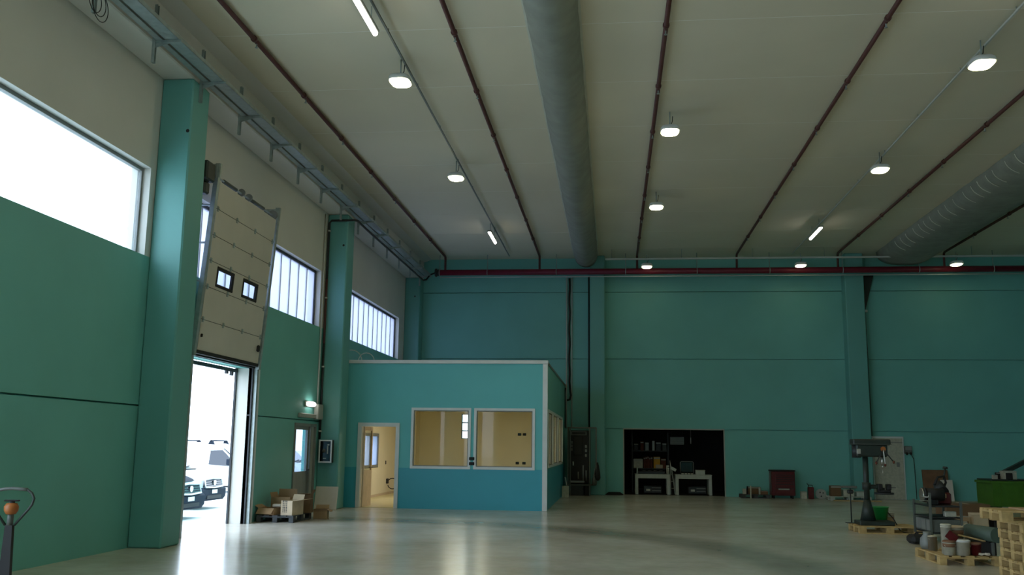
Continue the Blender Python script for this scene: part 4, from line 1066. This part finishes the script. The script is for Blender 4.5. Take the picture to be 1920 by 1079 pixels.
# ------------------------------------------------------------------ cartons, boards and the green bin behind
bb = MB().box(-.42, .42, -.012, .012, 0, 1.02, b=.004, rot=Matrix.Rotation(-math.radians(8), 3, 'X'), piv=(0, 0, 0)).build('brown_panel', M['rust'], None, (10.85, 33.75, .003))
tag(bb, 'rusty brown panel leaning on the back wall behind the trolley', 'panel')
wb_ = MB().box(-.20, .20, -.01, .01, 0, .70, b=.004, rot=Matrix.Rotation(-math.radians(9), 3, 'X'), piv=(0, 0, 0)).build('leaning_board', M['white_board'], None, (11.10, 33.45, .002))
tag(wb_, 'narrow white board leaning beside the rusty brown panel', 'panel')
carton('cardboard_crate', 'large low dark brown cardboard crate behind the trolley', (8.10, 23.5, 0), 0, .95, .8, .44, 'card_dark', closed=True)
crate('small pale carton on the floor before the dark crate, upper one', 7.50, 21.9, .151, .26, .2, .11, 'card')
crate('small pale carton on the floor before the dark crate, lower one', 7.46, 21.9, 0, .28, .22, .15, 'card_pale')
carton('cardboard_box', 'square pale cardboard box in front of the dark crate', (7.88, 21.95, 0), 0, .30, .3, .27, 'card_pale', (('r', .3, .1), ('b', .9, .06)), False)
crate('black case between the square box and the pallet stack', 8.28, 21.95, 0, .26, .3, .28, 'black', 'case', 'case')
gn = thing('steel_bin', 'green steel tipping bin by the back wall at the right', 'bin', (11.5, 29.0, 0))
mb = MB()
for a in ((-.86, .86, -.6, -.57), (-.86, .86, .57, .6)): mb.box(a[0], a[1], a[2], a[3], .12, .78)
mb.box(-.86, -.83, -.57, .57, .12, .78); mb.box(.83, .86, -.57, .57, .12, .78); mb.box(-.83, .83, -.57, .57, .12, .15)
mb.build('bin_body', M['green_bin'], gn)
f = MB(); f.box(-.90, .90, -.64, -.56, .76, .83, b=.01); f.box(-.90, .90, .56, .64, .76, .83, b=.01); f.box(-.90, -.82, -.56, .56, .76, .83, b=.01); f.box(.82, .90, -.56, .56, .76, .83, b=.01)
f.build('bin_rim', M['green_bin'], gn)
for x in (-.6, 0, .6): B(x-.04, x+.04, -.63, -.6, .14, .76).build('rib', M['green_bin'], gn)
for x in (-.7, .7): B(x-.07, x+.07, -.55, .55, 0, .12).build('skid', M['dark_metal'], gn)
sc = tag(B(-.85, .85, -.58, .58, 0, .04, b=.01).build('bin_cover', M['machine'], None, (11.5, 29.0, .832)), 'dark sheet lying across the green steel bin', 'sheet')
sc.location.z = .832
crate('white appliance with a dark opening on the green bin', 11.20, 28.7, .873, .36, .3, .24, 'white_paint_tin', 'appliance', 'appliance')
dkb = tag(B(-.10, .08, -.03, 0, 0, .18, b=.01).build('dark_hatch', M['black'], None, (11.16, 28.52, .875)), 'dark square hatch standing before the white appliance', 'hatch')
crate('small pale tin on the green bin left of the appliance', 10.83, 28.7, .873, .13, .13, .12, 'white_paint_tin', 'tin', 'tin')
crate('small dark case between the tin and the appliance', 10.97, 28.85, .873, .12, .12, .19, 'black', 'case', 'case')
bmx = thing('steel_beam', 'long dark beam slanting up from the green bin to the right', 'beam', (11.1, 29.25, .95))
MB().box(0, 3.2, -.06, .06, -.055, .055, b=.008, rot=Matrix.Rotation(-math.radians(27), 3, 'Y'), piv=(0, 0, 0)).build('beam_body', M['machine'], bmx)
MB().box(0, 3.2, -.09, .09, .05, .062, rot=Matrix.Rotation(-math.radians(27), 3, 'Y'), piv=(0, 0, 0)).build('flange', M['machine'], bmx)
B(2.65, 2.80, -.06, .06, -.95, 1.34, b=.01).build('support_post', M['machine'], bmx)

# ------------------------------------------------------------------ paint pots on a low pallet
pallet('low pallet crowded with paint pots before the pallet stack', (5.16, 15.35, 0), PI/2, 1.16, .86, .135)
QZ = .136
def pot(name, label, x, y, r, h, m, lid=None, handle=True, taper=.94, z=QZ, spill=None):
    t = thing(name, label, 'paint pot', (x, y, z))
    MB().lathe([(0, 0), (r*taper, 0), (r, h*.9), (r*1.04, h*.9), (r*1.04, h*.95), (r, h*.95), (r, h), (r*.95, h), (r*.9*taper, .02), (0, .02)], n=24).build('pot_body', M[m], t)
    if lid: MB().lathe([(0, 0), (r*1.06, 0), (r*1.06, .02), (r*.9, .03), (0, .03)], (0, 0, h*.96), 24).build('pot_lid', M[lid], t)
    if handle: MB().tube(arc((0, -r*.55, h*.9), r*.98, PI*1.1, PI*1.9, 12, 'xz'), .004, 6).build('pot_handle', M['tin'], t)
    if spill: MB().lathe([(r*1.005, h*.62), (r*1.045, h*.75), (r*1.045, h*.88)], n=24).build('paint_spill', M[spill], t)
    return t
pot('paint_bucket', 'tall ribbed white bucket at the left of the low pallet', 4.93, 15.05, .075, .42, 'white_paint_tin', 'white_paint_tin', False, 1.0)
pot('paint_bucket', 'large white bucket with dark spills and a lid, behind the pots', 5.10, 15.25, .14, .38, 'white_paint_tin', 'card_pale', True, spill='rust')
pot('paint_pot', 'shiny tin pot at the left rear edge of the low pallet', 4.87, 15.5, .07, .22, 'tin', None, True)
pot('paint_pot', 'white pot with splashed rim at the pallet front left', 4.90, 14.86, .085, .19, 'white_paint_tin', 'rust', True, spill='rust')
pot('paint_pot', 'wide pale pot with white lid at the pallet front', 5.09, 14.90, .115, .20, 'white_paint_tin', 'alu', True)
pot('paint_pot', 'red stained pot at the pallet front right', 5.29, 14.95, .09, .16, 'red_tool', 'rust', False)
rg = thing('rag', 'crumpled pale rag at the pallet front right', 'rag', (5.38, 14.87, QZ))
random.seed(4)
mb = MB(); vs = []
for j in range(6):
    for i in range(6):
        vs.append((-.08+.032*i, -.06+.022*j, .004+.045*random.random()))
mb.add(vs, [(j*6+i, j*6+i+1, (j+1)*6+i+1, (j+1)*6+i) for j in range(5) for i in range(5)]).build('cloth', M['white_board'], rg)
pw = thing('cloth_bundle', 'pale crumpled sack on the left rear edge of the low pallet', 'sack', (4.86, 15.72, QZ))
MB().lathe([(0, 0), (.09, .0), (.11, .07), (.10, .16), (.05, .22), (.06, .26), (0, .25)], n=9).build('sack', M['grey_metal'], pw)
tag(MB().box(-.08, .08, -.006, .006, -.06, .06, b=.003, rot=Matrix.Rotation(.7, 3, 'Y')).build('red_card', M['red_tool'], None, (4.935, 14.83, QZ+.262)), 'dark red card tilted on the splashed white pot', 'card')
bi = thing('roll_support', 'black crate carrying the green roll', 'crate', (5.48, 15.2, QZ))
B(-.14, .10, -.3, .3, 0, .19, b=.01).build('crate_body', M['black'], bi)
B(.02, .06, -.33, -.3, 0, .19).build('crate_post', M['machine_light'], bi)
ro = thing('green_roll', 'thick grey green roll lying on the black crate', 'roll', (5.46, 15.15, QZ+.30), 0)
MB().cyl((-.06, .34, 0), (.10, -.36, 0), .108, 24).build('roll_body', M['roll_green'], ro)
MB().cyl((-.064, .355, 0), (-.058, .33, 0), .112, 24).build('end_band', M['tin'], ro)
MB().cyl((-.085, .45, 0), (-.06, .34, 0), .06, 16).build('core', M['black'], ro)
tag(MB().box(-.19, .19, -.035, .035, -.012, .012, b=.004, rot=Matrix.Rotation(.22, 3, 'Y')).build('slat', M['wood'], None, (5.29, 14.78, QZ+.25)), 'pale timber slat lying against the green roll', 'slat').location = (5.28, 15.02, QZ+.235)

# ------------------------------------------------------------------ pallet stack at the right edge
H_ = .122
labs = ['lowest', 'second lowest', 'third lowest', 'third highest', 'second highest', 'highest aligned']
P0 = pallet('lowest pallet of the stack at the right edge', (5.78, 13.4, 0), 0, 1.2, .8, H_, 'wood', 'stacked pale pallets')
rnd = random.Random(9)
for k in range(1, 6):
    o = copy_tree(P0)
    o.location = (5.78+rnd.uniform(-.03, .03), 13.4+rnd.uniform(-.02, .02), (H_+.0015)*k)
    o.rotation_euler = (0, 0, rnd.uniform(-.03, .03))
    o['label'] = labs[k]+' pallet of the stack at the right edge'
topz = (H_+.0015)*6
o = pallet('topmost pallet of the stack, shifted out to the left', (5.58, 13.42, topz), -.02, 1.2, .8, .144, 'wood', 'stacked pale pallets')
dk = tag(B(-.35, .35, -.26, .26, 0, .022, b=.004).build('ply_sheet', M['card'], None, (5.62, 13.32, topz+.146)), 'thin brown board lying on the topmost pallet', 'board')
rt_ = thing('red_can', 'red can with a pale cap on the topmost pallet', 'can', (5.60, 13.22, topz+.169))
MB().lathe([(0, 0), (.05, 0), (.052, .09), (.045, .105), (0, .105)], n=18).build('can_body', M['red_tool'], rt_)
MB().cyl((-.06, -.02, .02), (-.06, -.02, .10), .026, 12).build('pale_cap', M['white_paint_tin'], rt_)
MB().cyl((-.10, 0, .0), (-.10, 0, .06), .022, 12).build('dark_cap', M['black'], rt_)

# ------------------------------------------------------------------ vans outside the open door
def van(label, loc, rotz, dark_hood=False, rack=False):
    t = thing('van', label, 'van', loc, rotz, 'vans parked outside')
    prof = [(-4.75, .32), (-.12, .26), (-.02, .36), (0.0, .62), (-.05, .84), (-.20, .96), (-.55, 1.05), (-1.02, 1.14), (-1.40, 1.50), (-1.72, 1.76), (-2.05, 1.90), (-2.6, 1.94), (-4.6, 1.93), (-4.78, 1.80), (-4.82, .9)]
    def hw(x, z):
        w = .94-.16*max(0, (z-.98))/.95
        if x > -.5: w -= .16*((x+.5)/.5)**2
        return w
    n = len(prof); ks = 8; vs = []
    for j in range(ks+1):
        s = -1+2*j/ks
        for x, z in prof:
            w = hw(x, z); e = math.copysign(abs(s)**.8, s)
            vs.append((x-(.12*s*s if x > -.3 else 0), e*w, z-(.05*abs(s)**3 if z > 1.6 else 0)))
    mb = MB()
    mb.add(vs, [(j*n+i, j*n+(i+1) % n, (j+1)*n+(i+1) % n, (j+1)*n+i) for j in range(ks) for i in range(n)], False)
    mb.add(vs[:n], [tuple(range(n))]); mb.add(vs[-n:], [tuple(range(n-1, -1, -1))])
    mb.build('van_body', M['van_white'], t)
    # windscreen: follows the slope between bonnet and roof
    mb = MB(); vs = []
    for x, z in ((-1.04, 1.17), (-1.36, 1.50), (-1.70, 1.77)):
        for s in (-.88, -.5, 0, .5, .88): vs.append((x+.018-(.0), s*hw(x, z), z+.012))
    mb.add(vs, [(j*5+i, j*5+i+1, (j+1)*5+i+1, (j+1)*5+i) for j in range(2) for i in range(4)], True)
    mb.build('windscreen', M['van_glass'], t, fix=False)
    MB().tube([(-.98, -.6, 1.17), (-1.05, .1, 1.22)], .014, 6).tube([(-.98, .0, 1.17), (-1.05, .6, 1.22)], .014, 6).box(-1.02, -.86, -.7, .7, 1.115, 1.145).build('wiper', M['black'], t)
    for s in (-1, 1):
        pts = [(-2.12, 1.08), (-2.10, 1.62), (-1.62, 1.64), (-1.40, 1.46), (-1.12, 1.16), (-1.30, 1.03)]
        vs = [(x, s*(hw(x, z)+.012), z) for x, z in pts]
        MB().add(vs, [tuple(range(6))]).build('side_window', M['van_glass'], t, fix=False)
        MB().box(-1.38, -1.22, s*.96-.05*(s < 0)-.0, s*.96+.05*(s > 0)+.10*s*0, 1.08, 1.30, b=.02).build('mirror', M['van_dark'], t)
        MB().prism([(-.10, .80), (-.30, .97), (-.60, 1.0), (-.42, .80)], 'y', s*.80-.012, s*.80+.012).build('headlamp', M['chrome'], t)
        for x in (-.95, -3.95):
            w = MB().cyl((x, s*.74, .33), (x, s*.93, .33), .33, 22).build('wheel', M['black'], t)
            MB().cyl((x, s*.925, .33), (x, s*.94, .33), .2, 18).build('hub_cap', M['chrome'], w)
    bp = MB().prism([(-.55, .24), (-.02, .24), (.05, .34), (.06, .56), (.0, .62), (-.55, .62)], 'y', -.84, .84).build('bumper', M['van_dark'], t)
    B(.045, .068, -.5, .5, .30, .40).build('lower_grille', M['black'], bp)
    gl = MB().prism([(.045, .64), (.06, .66), (.0, .84), (-.03, .86), (-.06, .64)], 'y', -.56, .56).build('grille', M['panel_dark'], t)
    for z in (.70, .76, .82): B(.02-(z-.7)*.25, .055-(z-.7)*.25, -.54, .54, z-.008, z+.008).build('grille_bar', M['van_dark'], gl)
    f = MB(); f.tube([(.05, -.60, .64), (.0, -.58, .86), (-.02, 0, .88), (.0, .58, .86), (.05, .60, .64), (.07, 0, .62)], .025, 8, True).build('grille_surround', M['van_white'], gl)
    MB().cyl((.03, 0, .755), (.07, 0, .75), .075, 20).build('badge', M['chrome'], gl)
    B(.062, .075, -.18, .18, .45, .56, b=.004).build('number_plate', M['plate'], bp)
    if dark_hood:
        mb = MB(); vs = []
        for x, z in ((-.12, .925), (-.20, .975), (-.55, 1.065), (-1.0, 1.155)):
            for s in (-.9, -.4, 0, .4, .9): vs.append((x-(.12*s*s if x > -.3 else 0), s*hw(x, z), z+.008))
        mb.add(vs, [(j*5+i, j*5+i+1, (j+1)*5+i+1, (j+1)*5+i) for j in range(3) for i in range(4)], True)
        mb.build('dark_bonnet', M['van_dark'], t, fix=False)
    if rack:
        for x in (-2.15, -3.3):
            r = MB().cyl((x, -.74, 2.0), (x, .74, 2.0), .03, 8).build('roof_bar', M['van_dark'], t)
            for s in (-.7, .7): MB().prism([(x-.13, 1.86), (x+.13, 1.86), (x+.05, 2.02), (x-.05, 2.02)], 'y', s-.04, s+.04).build('bar_foot', M['van_dark'], r)
    return t
van('white van with a dark bonnet, nearest outside the open door', (-10.74, 23.55, -.3), 0, True)
van('white van with pale bonnet and dark bumper, middle one outside', (-11.8, 27.45, -.3), 0)
van('white van with roof bars and dark side window, behind the others', (-13.6, 36.95, -.3), 0, False, True)
van('white van seen through the glass of the side door', (-12.9, 41.5, -.3), 0)
